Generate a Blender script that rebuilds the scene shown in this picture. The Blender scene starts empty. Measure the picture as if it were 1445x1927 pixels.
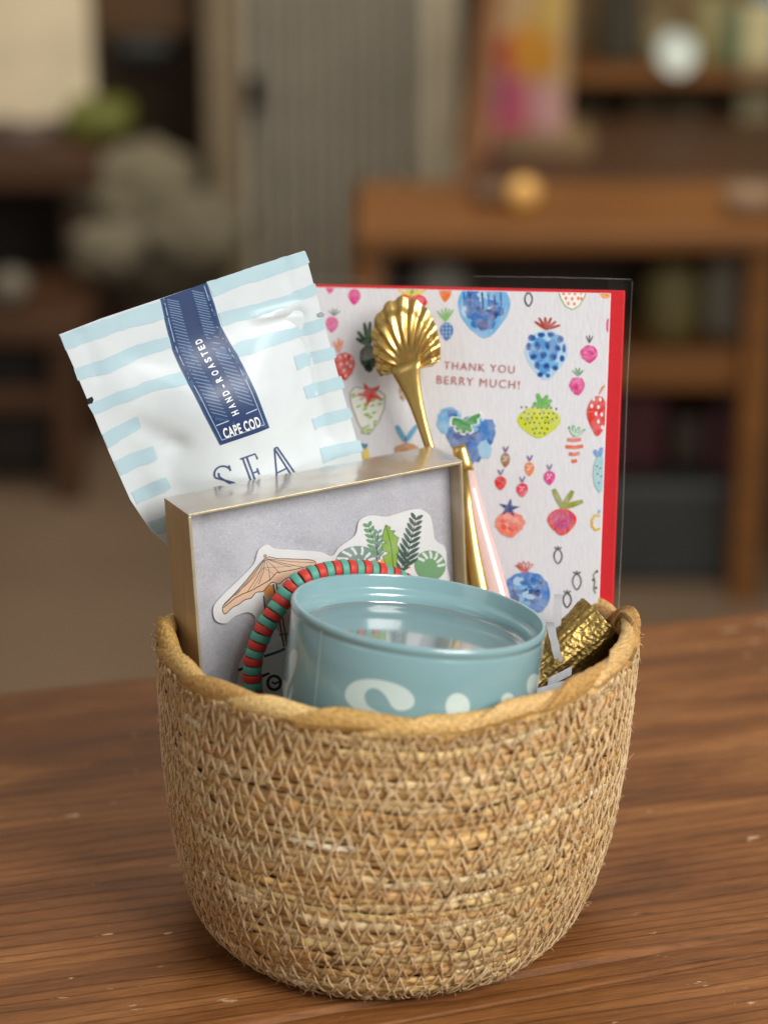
import bpy, bmesh, math, random
import numpy as np
from mathutils import Vector, Matrix, noise
from mathutils.geometry import tessellate_polygon

random.seed(7)
C = bpy.context.scene.collection
scn = bpy.context.scene

# ------------------------------------------------------------------ camera, world, lamps, exposure
FPX, PITCH, CAMH, CAMD = 4280.0, math.radians(20.0), 0.403, 0.70
PW, PH = 1445.0, 1927.0
cd = bpy.data.cameras.new('camera')
cam = bpy.data.objects.new('camera', cd)
C.objects.link(cam)
cam.location = (0, -CAMD, CAMH)
cam.rotation_euler = (math.pi / 2 - PITCH, 0, 0)
cd.sensor_fit = 'VERTICAL'
cd.sensor_height = 36.0
cd.sensor_width = 27.0
cd.lens = 36.0 * FPX / PH
cd.clip_start = 0.02
cd.clip_end = 60
cd.dof.use_dof = True
cd.dof.focus_distance = 0.757
cd.dof.aperture_fstop = 5.7
scn.camera = cam

w = bpy.data.worlds.new('World')
scn.world = w
w.use_nodes = True
bg = w.node_tree.nodes['Background']
bg.inputs['Color'].default_value = (1.0, 0.95, 0.88, 1)
bg.inputs['Strength'].default_value = 0.30

def area(name, loc, target, sx, sy, power, col):
    l = bpy.data.lights.new(name, 'AREA')
    l.shape = 'RECTANGLE'
    l.size, l.size_y, l.energy, l.color = sx, sy, power, col
    o = bpy.data.objects.new(name, l)
    C.objects.link(o)
    o.location = loc
    d = Vector(target) - Vector(loc)
    o.rotation_euler = d.to_track_quat('-Z', 'Y').to_euler()
    return o

area('window_light', (0.85, -0.95, 1.0), (0, 0, 0.08), 0.75, 0.75, 29.0, (1.0, 0.975, 0.935))
area('left_fill_light', (-1.3, -0.9, 1.0), (0, 0, 0.10), 0.8, 1.0, 2.6, (1.0, 0.97, 0.93))  # added fill lamp on the left, unseen
area('room_window_light', (-0.1, 1.3, 1.55), (0, 0.05, 0.1), 0.9, 0.6, 5.0, (0.95, 0.98, 1.0))
area('background_fill_light', (0.2, 1.6, 1.9), (0.2, 2.9, -0.4), 1.4, 1.0, 39.0, (1.0, 0.90, 0.76))  # unseen lamp added to brighten the dim background

scn.view_settings.view_transform = 'Standard'
scn.view_settings.look = 'None'
scn.view_settings.exposure = 0.0
scn.view_settings.gamma = 1.0
scn.view_settings.use_curve_mapping = False

# ------------------------------------------------------------------ helpers
def lin(c):
    c = c / 255.0
    return c / 12.92 if c <= 0.04045 else ((c + 0.055) / 1.055) ** 2.4
def rgb(r, g, b):
    return (lin(r), lin(g), lin(b), 1.0)
def ray(x, y):
    f = Vector((0, math.cos(PITCH), -math.sin(PITCH)))
    u = Vector((0, math.sin(PITCH), math.cos(PITCH)))
    return f + Vector((1, 0, 0)) * ((x - PW / 2) / FPX) - u * ((y - PH / 2) / FPX)
CAM = Vector((0, -CAMD, CAMH))
def at(x, y, Y):
    d = ray(x, y)
    return CAM + d * ((Y - CAM.y) / d.y)
def onz(x, y, z):
    d = ray(x, y)
    return CAM + d * ((z - CAM.z) / d.z)
def rotm(yaw, lean, roll):
    return (Matrix.Rotation(yaw, 3, 'Z') @ Matrix.Rotation(-lean, 3, 'X') @ Matrix.Rotation(roll, 3, 'Y'))

class Plane:
    """a flat sheet standing in the basket: u to the right, v up, +lift towards its front"""
    def __init__(s, O, M):
        s.O, s.M = Vector(O), M
        s.X, s.N, s.Z = M @ Vector((1, 0, 0)), M @ Vector((0, 1, 0)), M @ Vector((0, 0, 1))
    def uv(s, x, y):
        d = ray(x, y)
        t = (s.O - CAM).dot(s.N) / d.dot(s.N)
        q = CAM + d * t - s.O
        return (q.dot(s.X), q.dot(s.Z))
    def p(s, u, v, lift=0.0):
        return s.O + s.X * u + s.Z * v - s.N * lift

def tag(o, label=None, cat=None, group=None, kind=None):
    if label: o['label'] = label
    if cat: o['category'] = cat
    if group: o['group'] = group
    if kind: o['kind'] = kind
    return o
def thing(name, label, cat, loc=(0, 0, 0), group=None):
    o = bpy.data.objects.new(name, None)
    o.empty_display_size = 0.02
    C.objects.link(o)
    o.location = loc
    return tag(o, label, cat, group)

class MB:
    """collects faces; build() links them as ONE mesh object"""
    def __init__(s):
        s.v, s.f, s.c, s.m = [], [], [], []
        s.uv = None
    def add(s, vs, fs, col=(1, 1, 1, 1), mat=0):
        b = len(s.v)
        s.v += [tuple(q) for q in vs]
        for f in fs:
            s.f.append([b + i for i in f]); s.c.append(col); s.m.append(mat)
    def ring(s, rings, col=(1, 1, 1, 1), closed=False, caps=True, mat=0, wrap=True):
        """rings: list of lists of points"""
        n = len(rings[0]); vs = [q for r in rings for q in r]; fs = []
        R = len(rings)
        for i in range(R if closed else R - 1):
            a, b = i * n, ((i + 1) % R) * n
            for k in range(n if wrap else n - 1):
                k2 = (k + 1) % n
                fs.append((a + k, a + k2, b + k2, b + k))
        if caps and not closed and wrap:
            fs.append(tuple(reversed(range(n)))); fs.append(tuple(range((R - 1) * n, R * n)))
        s.add(vs, fs, col, mat)
    def tube(s, pts, rad, sides=6, col=(1, 1, 1, 1), closed=False, mat=0, flat=1.0, up=None):
        pts = [Vector(p) for p in pts]; N = len(pts)
        rads = rad if isinstance(rad, (list, tuple)) else [rad] * N
        rings = []; n = None
        for i in range(N):
            a = pts[(i - 1) % N] if (closed or i > 0) else pts[i]
            b = pts[(i + 1) % N] if (closed or i < N - 1) else pts[i]
            t = (b - a).normalized()
            if n is None:
                n = Vector(up) if up else Vector((0.31, 0.2, 0.93))
            n = (n - t * n.dot(t)).normalized()
            bn = t.cross(n)
            rings.append([pts[i] + (n * math.cos(2 * math.pi * k / sides) * flat + bn * math.sin(2 * math.pi * k / sides)) * rads[i] for k in range(sides)])
        s.ring(rings, col, closed, True, mat)
    def box(s, lo, hi, M=None, O=None, col=(1, 1, 1, 1), mat=0, bev=0.0):
        bm = bmesh.new()
        bmesh.ops.create_cube(bm, size=1)
        for q in bm.verts:
            q.co = Vector([(lo[i] + hi[i]) / 2 + q.co[i] * (hi[i] - lo[i]) for i in range(3)])
        if bev > 0:
            bmesh.ops.bevel(bm, geom=bm.edges[:], offset=bev, segments=2, affect='EDGES', profile=0.5)
        vs = [q.co.copy() for q in bm.verts]
        bm.verts.index_update()
        fs = [[q.index for q in f.verts] for f in bm.faces]
        bm.free()
        if M is not None: vs = [M @ q for q in vs]
        if O is not None: vs = [Vector(O) + q for q in vs]
        s.add(vs, fs, col, mat)
    def ball(s, c, r, col=(1, 1, 1, 1), seg=16, rows=10, sc=(1, 1, 1), wob=0.0, mat=0):
        rings = []
        for i in range(rows + 1):
            ph = math.pi * (0.02 + 0.96 * i / rows)
            rr = []
            for k in range(seg):
                t = 2 * math.pi * k / seg
                d = Vector((math.sin(ph) * math.cos(t), math.sin(ph) * math.sin(t), math.cos(ph)))
                q = 1 + (wob * noise.noise(d * 2.1 + Vector(c) * 9) if wob else 0)
                rr.append(Vector(c) + Vector((d.x * sc[0], d.y * sc[1], d.z * sc[2])) * r * q)
            rings.append(rr)
        s.ring(rings, col, mat=mat)
    def lathe(s, c, prof, seg=32, col=(1, 1, 1, 1), mat=0):
        s.ring([[Vector(c) + Vector((r * math.cos(2 * math.pi * k / seg), r * math.sin(2 * math.pi * k / seg), z)) for k in range(seg)] for r, z in prof], col, mat=mat)
    def build(s, name, mats, parent=None, smooth=True, origin=None):
        me = bpy.data.meshes.new(name)
        o0 = Vector(origin) if origin is not None else (Vector(parent.location) if parent else Vector((0, 0, 0)))
        if parent is not None and parent.parent is not None and origin is None:
            o0 = Vector(parent.parent.location) + Vector(parent.location)
        me.from_pydata([(q[0] - o0.x, q[1] - o0.y, q[2] - o0.z) for q in s.v], [], s.f)
        if not isinstance(mats, (list, tuple)): mats = [mats]
        for m in mats: me.materials.append(m)
        me.polygons.foreach_set('material_index', s.m)
        me.polygons.foreach_set('use_smooth', [smooth] * len(s.f))
        ca = me.color_attributes.new('Col', 'FLOAT_COLOR', 'CORNER')
        arr = np.empty((len(me.loops), 4), dtype=np.float32)
        k = 0
        for f, c in zip(s.f, s.c):
            arr[k:k + len(f)] = c; k += len(f)
        ca.data.foreach_set('color', arr.ravel())
        if s.uv is not None:
            ul = me.uv_layers.new(name='UVMap')
            flat_ = [c for f in s.f for i in f for c in s.uv[i]]
            ul.data.foreach_set('uv', flat_)
        bmx = bmesh.new(); bmx.from_mesh(me)
        bmesh.ops.recalc_face_normals(bmx, faces=bmx.faces)
        bmx.to_mesh(me); bmx.free()
        me.update()
        o = bpy.data.objects.new(name, me)
        C.objects.link(o)
        if parent is not None: o.parent = parent
        else: o.location = o0
        return o

def shade_angle(o, deg=35):
    me = o.data
    bm = bmesh.new(); bm.from_mesh(me)
    for e in bm.edges:
        if len(e.link_faces) == 2 and e.calc_face_angle(0) > math.radians(deg): e.smooth = False
    bm.to_mesh(me); bm.free()

class Print:
    """flat artwork in (u, v) metres; every shape is lifted a hair above the one before it"""
    def __init__(s):
        s.items = []; s.n = 0
    def poly(s, pts, col, lift=None, mat=0):
        s.n += 1
        s.items.append((list(pts), col, (3e-5 + s.n * 3.0e-7) if lift is None else lift, mat))
    def emit(s, mb, fmap, cut=None):
        for pts, col, lift, mat in s.items:
            if len(pts) < 3: continue
            tris = tessellate_polygon([[Vector((a, b, 0)) for a, b in pts]])
            if cut is None:
                vs = [fmap(a, b, lift) for a, b in pts]
                mb.add(vs, [tuple(t) for t in tris], col, mat)
            else:
                bm = bmesh.new()
                bv = [bm.verts.new((a, b, 0)) for a, b in pts]
                for t in tris:
                    try: bm.faces.new([bv[i] for i in t])
                    except ValueError: pass
                us = [p[0] for p in pts]; vs_ = [p[1] for p in pts]
                for ax, lo, hi in ((0, min(us), max(us)), (1, min(vs_), max(vs_))):
                    k = math.floor(lo / cut[ax]) + 1
                    while k * cut[ax] < hi:
                        co = [0, 0, 0]; co[ax] = k * cut[ax]
                        no = [0, 0, 0]; no[ax] = 1
                        bmesh.ops.bisect_plane(bm, geom=bm.verts[:] + bm.edges[:] + bm.faces[:], plane_co=co, plane_no=no)
                        k += 1
                bm.verts.index_update()
                mb.add([fmap(q.co.x, q.co.y, lift) for q in bm.verts], [[q.index for q in f.verts] for f in bm.faces], col, mat)
                bm.free()

def text_polys(body, size=1.0, spacing=1.0, bold=0.0, sx=1.0):
    """letters as 2-D triangles centred on the origin, height = cap height 'size'"""
    cu = bpy.data.curves.new('lettering', 'FONT')
    cu.body = body; cu.align_x = 'CENTER'; cu.size = 1.0; cu.space_character = spacing; cu.offset = bold
    cu.resolution_u = 4
    o = bpy.data.objects.new('lettering', cu)
    C.objects.link(o)
    dg = bpy.context.evaluated_depsgraph_get()
    me = bpy.data.meshes.new_from_object(o.evaluated_get(dg))
    vs = [(q.co.x, q.co.y) for q in me.vertices]
    k = size / 0.70
    polys = [[(vs[i][0] * k * sx, (vs[i][1] - 0.35) * k) for i in p.vertices] for p in me.polygons]
    bpy.data.objects.remove(o); bpy.data.curves.remove(cu); bpy.data.meshes.remove(me)
    return polys

# ---- materials
def mat(name):
    m = bpy.data.materials.new(name); m.use_nodes = True
    nt = m.node_tree
    return m, nt, nt.nodes['Principled BSDF']
def nd(nt, t, **k):
    n = nt.nodes.new(t)
    for a, b in k.items(): setattr(n, a, b)
    return n
def plain(name, col, rough=0.5, metal=0.0, nscale=0, namt=0.0, bump=0.0, coat=0.0, stretch=(1, 1, 1), spec=0.5, bdist=0.0005, usecol=False, coord='Object'):
    """base colour (or the mesh's own Col) with procedural mottling and bump"""
    m, nt, b = mat(name)
    L = nt.links.new
    if usecol:
        a = nd(nt, 'ShaderNodeVertexColor', layer_name='Col'); src = a.outputs['Color']
    else:
        r = nd(nt, 'ShaderNodeRGB'); r.outputs[0].default_value = col; src = r.outputs[0]
    if nscale:
        tc = nd(nt, 'ShaderNodeTexCoord'); mp = nd(nt, 'ShaderNodeMapping'); mp.inputs['Scale'].default_value = stretch
        L(tc.outputs[coord], mp.inputs['Vector'])
        no = nd(nt, 'ShaderNodeTexNoise'); no.inputs['Scale'].default_value = nscale; no.inputs['Detail'].default_value = 5
        L(mp.outputs['Vector'], no.inputs['Vector'])
        mr = nd(nt, 'ShaderNodeMapRange')
        mr.inputs['From Min'].default_value = 0.3; mr.inputs['From Max'].default_value = 0.7
        mr.inputs['To Min'].default_value = 1 - namt; mr.inputs['To Max'].default_value = 1 + namt
        L(no.outputs['Fac'], mr.inputs['Value'])
        mx = nd(nt, 'ShaderNodeVectorMath', operation='SCALE')
        L(src, mx.inputs[0]); L(mr.outputs['Result'], mx.inputs['Scale'])
        src = mx.outputs['Vector']
        if bump:
            bp = nd(nt, 'ShaderNodeBump'); bp.inputs['Strength'].default_value = bump; bp.inputs['Distance'].default_value = bdist
            L(no.outputs['Fac'], bp.inputs['Height']); L(bp.outputs['Normal'], b.inputs['Normal'])
    L(src, b.inputs['Base Color'])
    b.inputs['Roughness'].default_value = rough
    b.inputs['Metallic'].default_value = metal
    b.inputs['Specular IOR Level'].default_value = spec
    if coat:
        b.inputs['Coat Weight'].default_value = coat; b.inputs['Coat Roughness'].default_value = 0.06
    return m
def clear_film(name, amount=1.0, rough=0.04, tint=(1, 1, 1, 1), wrinkle=0.0, wscale=60, haze=0.0):
    m = bpy.data.materials.new(name); m.use_nodes = True
    nt = m.node_tree; nt.nodes.clear(); L = nt.links.new
    out = nd(nt, 'ShaderNodeOutputMaterial'); mix = nd(nt, 'ShaderNodeMixShader')
    tr = nd(nt, 'ShaderNodeBsdfTransparent'); tr.inputs[0].default_value = tint
    gl = nd(nt, 'ShaderNodeBsdfGlossy'); gl.inputs['Roughness'].default_value = rough
    fr = nd(nt, 'ShaderNodeLayerWeight'); fr.inputs['Blend'].default_value = 0.5
    pw = nd(nt, 'ShaderNodeMath', operation='POWER'); pw.inputs[1].default_value = 4.0
    L(fr.outputs['Facing'], pw.inputs[0])
    mu = nd(nt, 'ShaderNodeMath', operation='MULTIPLY_ADD', use_clamp=True); mu.inputs[1].default_value = 0.9 * amount; mu.inputs[2].default_value = 0.045 * amount
    L(pw.outputs[0], mu.inputs[0]); L(mu.outputs[0], mix.inputs[0]); L(tr.outputs[0], mix.inputs[1])
    if haze:
        df = nd(nt, 'ShaderNodeBsdfDiffuse'); df.inputs[0].default_value = (0.9, 0.9, 0.92, 1); hm = nd(nt, 'ShaderNodeMixShader')
        hc = nd(nt, 'ShaderNodeTexCoord'); hn = nd(nt, 'ShaderNodeTexNoise'); hn.inputs['Scale'].default_value = 32; hn.inputs['Detail'].default_value = 3; hn.inputs['Distortion'].default_value = 1.5
        hr = nd(nt, 'ShaderNodeMapRange'); hr.inputs['From Min'].default_value = 0.45; hr.inputs['From Max'].default_value = 0.68; hr.inputs['To Min'].default_value = 0.01; hr.inputs['To Max'].default_value = haze
        L(hc.outputs['Object'], hn.inputs['Vector']); L(hn.outputs['Fac'], hr.inputs['Value']); L(hr.outputs[0], hm.inputs[0]); L(tr.outputs[0], hm.inputs[1]); L(df.outputs[0], hm.inputs[2]); L(hm.outputs[0], mix.inputs[1])
    L(gl.outputs[0], mix.inputs[2]); L(mix.outputs[0], out.inputs[0])
    if wrinkle:
        tc = nd(nt, 'ShaderNodeTexCoord'); no = nd(nt, 'ShaderNodeTexNoise'); no.inputs['Scale'].default_value = wscale
        bp = nd(nt, 'ShaderNodeBump'); bp.inputs['Strength'].default_value = wrinkle; bp.inputs['Distance'].default_value = 0.002
        L(tc.outputs['Object'], no.inputs['Vector']); L(no.outputs['Fac'], bp.inputs['Height'])
        L(bp.outputs['Normal'], gl.inputs['Normal']); L(bp.outputs['Normal'], fr.inputs['Normal'])
    return m

# ------------------------------------------------------------------ setting: floor, wall, table
FLOOR = -0.75
fm = plain('concrete_floor', rgb(112, 92, 72), 0.7, nscale=3, namt=0.18, bump=0.1)
mb = MB(); mb.add([(-6, -4, FLOOR), (6, -4, FLOOR), (6, 6, FLOOR), (-6, 6, FLOOR)], [(0, 1, 2, 3)])
tag(mb.build('floor', fm, smooth=False), kind='structure', label='brown grey shop floor', cat='floor')
wm = plain('plaster_wall', rgb(98, 80, 62), 0.85, nscale=2.5, namt=0.2)
mb = MB(); mb.box((-6, 3.75, FLOOR), (6, 3.9, 2.4))
tag(mb.build('wall', wm, smooth=False), kind='structure', label='dim brown plaster wall at the back of the shop', cat='wall')

def wood_material():
    m, nt, b = mat('old_table_wood')
    L = nt.links.new
    tc = nd(nt, 'ShaderNodeTexCoord')
    def mapped(sc):
        mp = nd(nt, 'ShaderNodeMapping'); mp.inputs['Scale'].default_value = sc
        L(tc.outputs['Object'], mp.inputs['Vector']); return mp.outputs['Vector']
    def noi(sc, scale, det=6, rough=0.6, dist=0.0):
        n = nd(nt, 'ShaderNodeTexNoise'); n.inputs['Scale'].default_value = scale; n.inputs['Detail'].default_value = det
        n.inputs['Roughness'].default_value = rough; n.inputs['Distortion'].default_value = dist
        L(mapped(sc), n.inputs['Vector']); return n.outputs['Fac']
    def ramp(src, stops):
        r = nd(nt, 'ShaderNodeValToRGB'); e = r.color_ramp.elements
        while len(e) < len(stops): e.new(0.5)
        for q, (p, c) in zip(e, stops): q.position = p; q.color = c
        L(src, r.inputs['Fac']); return r.outputs['Color']
    def mixc(fac, a, bb, mode='MIX'):
        x = nd(nt, 'ShaderNodeMix', data_type='RGBA', blend_type=mode)
        if isinstance(fac, float): x.inputs[0].default_value = fac
        else: L(fac, x.inputs[0])
        for s_, v in ((6, a), (7, bb)):
            if isinstance(v, tuple): x.inputs[s_].default_value = v
            else: L(v, x.inputs[s_])
        return x.outputs[2]
    broad = noi((1.3, 8, 8), 4.0, 5, 0.6, 0.8)
    base = ramp(broad, [(0.26, rgb(78, 46, 23)), (0.5, rgb(126, 80, 42)), (0.74, rgb(164, 112, 65))])
    # growth rings: bands running along the plank, wandering slowly
    wv = nd(nt, 'ShaderNodeTexWave', wave_type='BANDS', bands_direction='Y', wave_profile='SAW')
    wv.inputs['Scale'].default_value = 50; wv.inputs['Distortion'].default_value = 14.0; wv.inputs['Detail'].default_value = 4
    wv.inputs['Detail Scale'].default_value = 0.55
    L(mapped((0.10, 1, 1)), wv.inputs['Vector'])
    rings = ramp(wv.outputs['Fac'], [(0.0, (0.42, 0.40, 0.38, 1)), (0.13, (0.95, 0.95, 0.95, 1)), (0.80, (1.06, 1.06, 1.06, 1)), (1.0, (0.60, 0.57, 0.54, 1))])
    base = mixc(0.62, base, mixc(1.0, base, rings, 'MULTIPLY'))
    fine = noi((9, 120, 120), 9.0, 8, 0.78)
    fr = ramp(fine, [(0.30, (0.55, 0.53, 0.50, 1)), (0.5, (1, 1, 1, 1)), (0.70, (1.40, 1.36, 1.30, 1))])
    base = mixc(0.95, base, mixc(1.0, base, fr, 'MULTIPLY'))
    # pale chips and scratches in the finish
    ch = noi((34, 120, 60), 1.6, 5, 0.62)
    ar = noi((3, 5, 5), 2.6, 3, 0.5)
    su = nd(nt, 'ShaderNodeMath', operation='ADD'); L(ch, su.inputs[0])
    am = nd(nt, 'ShaderNodeMath', operation='MULTIPLY'); L(ar, am.inputs[0]); am.inputs[1].default_value = 0.35; L(am.outputs[0], su.inputs[1])
    chips = ramp(su.outputs[0], [(0.0, (0, 0, 0, 1)), (0.85, (0, 0, 0, 1)), (0.875, (1, 1, 1, 1))])
    base = mixc(chips, base, rgb(206, 168, 130))
    dk = noi((7, 30, 30), 2.2, 5, 0.6)
    dents = ramp(dk, [(0.0, (1, 1, 1, 1)), (0.27, (1, 1, 1, 1)), (0.31, (0, 0, 0, 1))])
    base = mixc(dents, base, rgb(52, 30, 18))
    L(base, b.inputs['Base Color'])
    rr = nd(nt, 'ShaderNodeMapRange'); rr.inputs['To Min'].default_value = 0.34; rr.inputs['To Max'].default_value = 0.60
    L(broad, rr.inputs['Value']); L(rr.outputs[0], b.inputs['Roughness'])
    b.inputs['Specular IOR Level'].default_value = 0.22
    b1 = nd(nt, 'ShaderNodeBump'); b1.inputs['Strength'].default_value = 0.75; b1.inputs['Distance'].default_value = 0.0007
    L(rings, b1.inputs['Height'])
    b2 = nd(nt, 'ShaderNodeBump'); b2.inputs['Strength'].default_value = 0.5; b2.inputs['Distance'].default_value = 0.0006
    L(fine, b2.inputs['Height']); L(b1.outputs[0], b2.inputs['Normal'])
    b3 = nd(nt, 'ShaderNodeBump', invert=True); b3.inputs['Strength'].default_value = 0.8; b3.inputs['Distance'].default_value = 0.0006
    L(chips, b3.inputs['Height']); L(b2.outputs[0], b3.inputs['Normal'])
    L(b3.outputs[0], b.inputs['Normal'])
    return m
wood = wood_material()
TA = math.radians(15.05)
edge_mid = onz(722, 1222, 0)
table = thing('wooden_table', 'worn brown plank table with chipped finish under the basket', 'table', (edge_mid.x, edge_mid.y, 0))
table.rotation_euler.z = TA
def tabletop():
    mb = MB()
    cols = [(-0.2715, -0.0, 0.0), (-0.2850, -0.2731, -0.0004), (-0.62, -0.2866, 0.0)]
    for y0, y1, dz in cols:
        bm = bmesh.new()
        bmesh.ops.create_cube(bm, size=1)
        for q in bm.verts:
            q.co = Vector((q.co.x * 1.7 + 0.1, (y0 + y1) / 2 + q.co.y * (y1 - y0), -0.02 + q.co.z * 0.04 + dz))
        bmesh.ops.bevel(bm, geom=[e for e in bm.edges if abs(e.verts[0].co.y - e.verts[1].co.y) < 1e-6], offset=0.0010 if y1 < 0 else 0.005, segments=3, affect='EDGES', profile=0.5)
        bm.verts.index_update()
        # the seams are not quite parallel to the far edge
        vs = []
        for q in bm.verts:
            c = q.co.copy()
            if c.y < -0.2 and c.y > -0.5: c.y += (c.x) * math.tan(math.radians(3.6))
            vs.append(c)
        mb.add(vs, [[q.index for q in f.verts] for f in bm.faces])
        bm.free()
    return mb
o = tabletop().build('tabletop', wood, origin=(0, 0, 0), smooth=False); o.parent = table
for x in (-0.68, 0.86):
    for y in (-0.06, -0.56):
        mb = MB(); mb.box((x - 0.03, y - 0.03, FLOOR), (x + 0.03, y + 0.03, -0.04), bev=0.003)
        o = mb.build('leg', wood, origin=(0, 0, 0), smooth=False); o.parent = table

# ------------------------------------------------------------------ the basket
BX = 0.0045
prof = [(0.052, 0.0015), (0.0575, 0.0024), (0.0622, 0.0055), (0.0663, 0.0115), (0.0703, 0.0225), (0.0738, 0.038), (0.0758, 0.052), (0.0772, 0.066), (0.0778, 0.085), (0.0780, 0.1075)]
pl = [0.0]
for a, b in zip(prof, prof[1:]): pl.append(pl[-1] + math.hypot(b[0] - a[0], b[1] - a[1]))
PLEN = pl[-1]
def pr(s):
    s = max(0.0, min(PLEN, s))
    return float(np.interp(s, pl, [p[0] for p in prof])), float(np.interp(s, pl, [p[1] for p in prof]))
def shape(t):
    c, s = math.cos(t), math.sin(t)
    if s <= 0: return 1.0
    n = 2 + (0.06 if c > 0 else 0.3) * min(1, s / 0.35)
    return (abs(c) ** n + abs(s / 1.02) ** n) ** (-1 / n)
def cxz(z): return BX - 0.0036 * max(0.0, 1 - z / 0.1) ** 1.3
def wall_pt(t, s, off=0.0, dv=0.0):
    """point on the basket wall: angle t, arc length s up the profile, off outwards, dv along the profile"""
    R, z = pr(s)
    R2, z2 = pr(s + 0.002); R1, z1 = pr(s - 0.002)
    d = math.hypot(R2 - R1, z2 - z1) or 1
    tr, tz = (R2 - R1) / d, (z2 - z1) / d
    R += tr * dv + tz * off; z += tz * dv - tr * off
    bump = 0.0008 * noise.noise(Vector((math.cos(t) * 2.2, math.sin(t) * 2.2, z * 25)))
    k = (R + bump) * shape(t)
    zz = z + (0.0022 * noise.noise(Vector((math.cos(t) * 1.6, math.sin(t) * 1.6, 4.0)))) * (z / 0.1)
    sg = max(0.0, min(1.0, (math.sin(t) + 0.02) / 0.36)); sg = sg * sg * (3 - 2 * sg)
    zz -= 0.0092 * sg * (z / 0.1075) ** 3          # the back of the rim sags under the card
    return Vector((cxz(z) + k * math.cos(t), k * math.sin(t), zz))

straw_cols = [rgb(*q) for q in ((200, 167, 110), (206, 176, 124), (188, 152, 98), (212, 186, 138), (194, 156, 104), (176, 140, 88), (218, 198, 154), (194, 152, 98), (188, 164, 114), (204, 168, 108), (188, 148, 92), (206, 180, 122))]
straw = plain('seagrass_straw', None, 0.6, nscale=1.0, namt=0.26, bump=0.6, bdist=0.0005, stretch=(150, 1500, 1), usecol=True, spec=0.35, coord='UV')
thread_m = plain('jute_thread', None, 0.85, nscale=1500, namt=0.2, bump=0.5, bdist=0.0002, usecol=True, spec=0.2)
leaf_m = plain('rim_leaf', None, 0.5, nscale=1.0, namt=0.36, bump=0.9, bdist=0.0006, stretch=(60, 1500, 1), usecol=True, spec=0.4, coord='UV')

basket = thing('seagrass_basket', 'round tan seagrass basket with zigzag thread stitching on the wooden table', 'basket', (BX, 0, 0))
def basket_wall():
    rng = random.Random(3)
    mb = MB()
    # lining that closes the wall and the base
    rings = []
    for i in range(20):
        s = PLEN * i / 19
        rings.append([wall_pt(2 * math.pi * k / 96, s, -0.0009) for k in range(96)])
    mb.ring(rings, rgb(116, 86, 50), caps=False)
    rings = [[wall_pt(2 * math.pi * k / 96, PLEN * i / 19, -0.0042) for k in range(96)] for i in range(20)]
    mb.ring(rings, rgb(150, 116, 72), caps=False)
    base = [wall_pt(2 * math.pi * k / 96, 0, -0.002) for k in range(96)]
    mb.add(base, [tuple(range(96))], rgb(150, 116, 72))
    rows = 16
    for r in range(rows):
        s0 = (r + 0.5) * PLEN / rows
        circ = 2 * math.pi * pr(s0)[0]
        for lane in (-1, 0, 1):
            t = rng.uniform(0, 6.28); end = t + 2 * math.pi
            while t < end:
                ln = rng.uniform(0.012, 0.048)
                dt = ln / (circ / (2 * math.pi))
                hh = rng.uniform(0.0012, 0.0021); th = rng.uniform(0.0006, 0.0010)
                dv0 = lane * 0.0023 + rng.uniform(-0.0005, 0.0005); dv1 = dv0 + rng.uniform(-0.0007, 0.0007)
                of = rng.uniform(-0.0006, 0.0006)
                col = rng.choice(straw_cols)
                if rng.random() < 0.02: col = rgb(232, 220, 190)
                if rng.random() < 0.012: col = rgb(110, 82, 54)
                k = rng.uniform(0.98, 1.22); col = (col[0] * k, col[1] * k, col[2] * k, 1)
                N = max(6, int(ln / 0.0017)); rings = []; p0_ = rng.uniform(0, 6.28); v0_ = rng.uniform(0, 9)
                if mb.uv is None: mb.uv = [(0, 0)] * len(mb.v)
                for i in range(N + 1):
                    f = i / N
                    tp = min(1, 0.35 + 4.5 * min(f, 1 - f))
                    tt = t + dt * f
                    wv = 0.0004 * math.sin(f * 9 + lane + r)
                    pn = 1 + 0.24 * math.sin(2 * math.pi * tt * circ / 6.2832 / 0.0060 + p0_)
                    ring = []
                    for q in range(8):
                        a = 2 * math.pi * q / 8
                        ring.append(wall_pt(tt, s0, of + wv + math.cos(a) * th * tp * pn, dv0 + (dv1 - dv0) * f + math.sin(a) * hh * tp * (0.5 + 0.5 * pn)))
                        mb.uv.append((tt * circ / 6.2832, v0_ + 0.0035 * q / 8 * 2))
                    rings.append(ring)
                mb.ring(rings, col)
                t += dt * rng.uniform(0.82, 1.0)
    return mb
basket_wall().build('wall', straw, basket)

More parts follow.
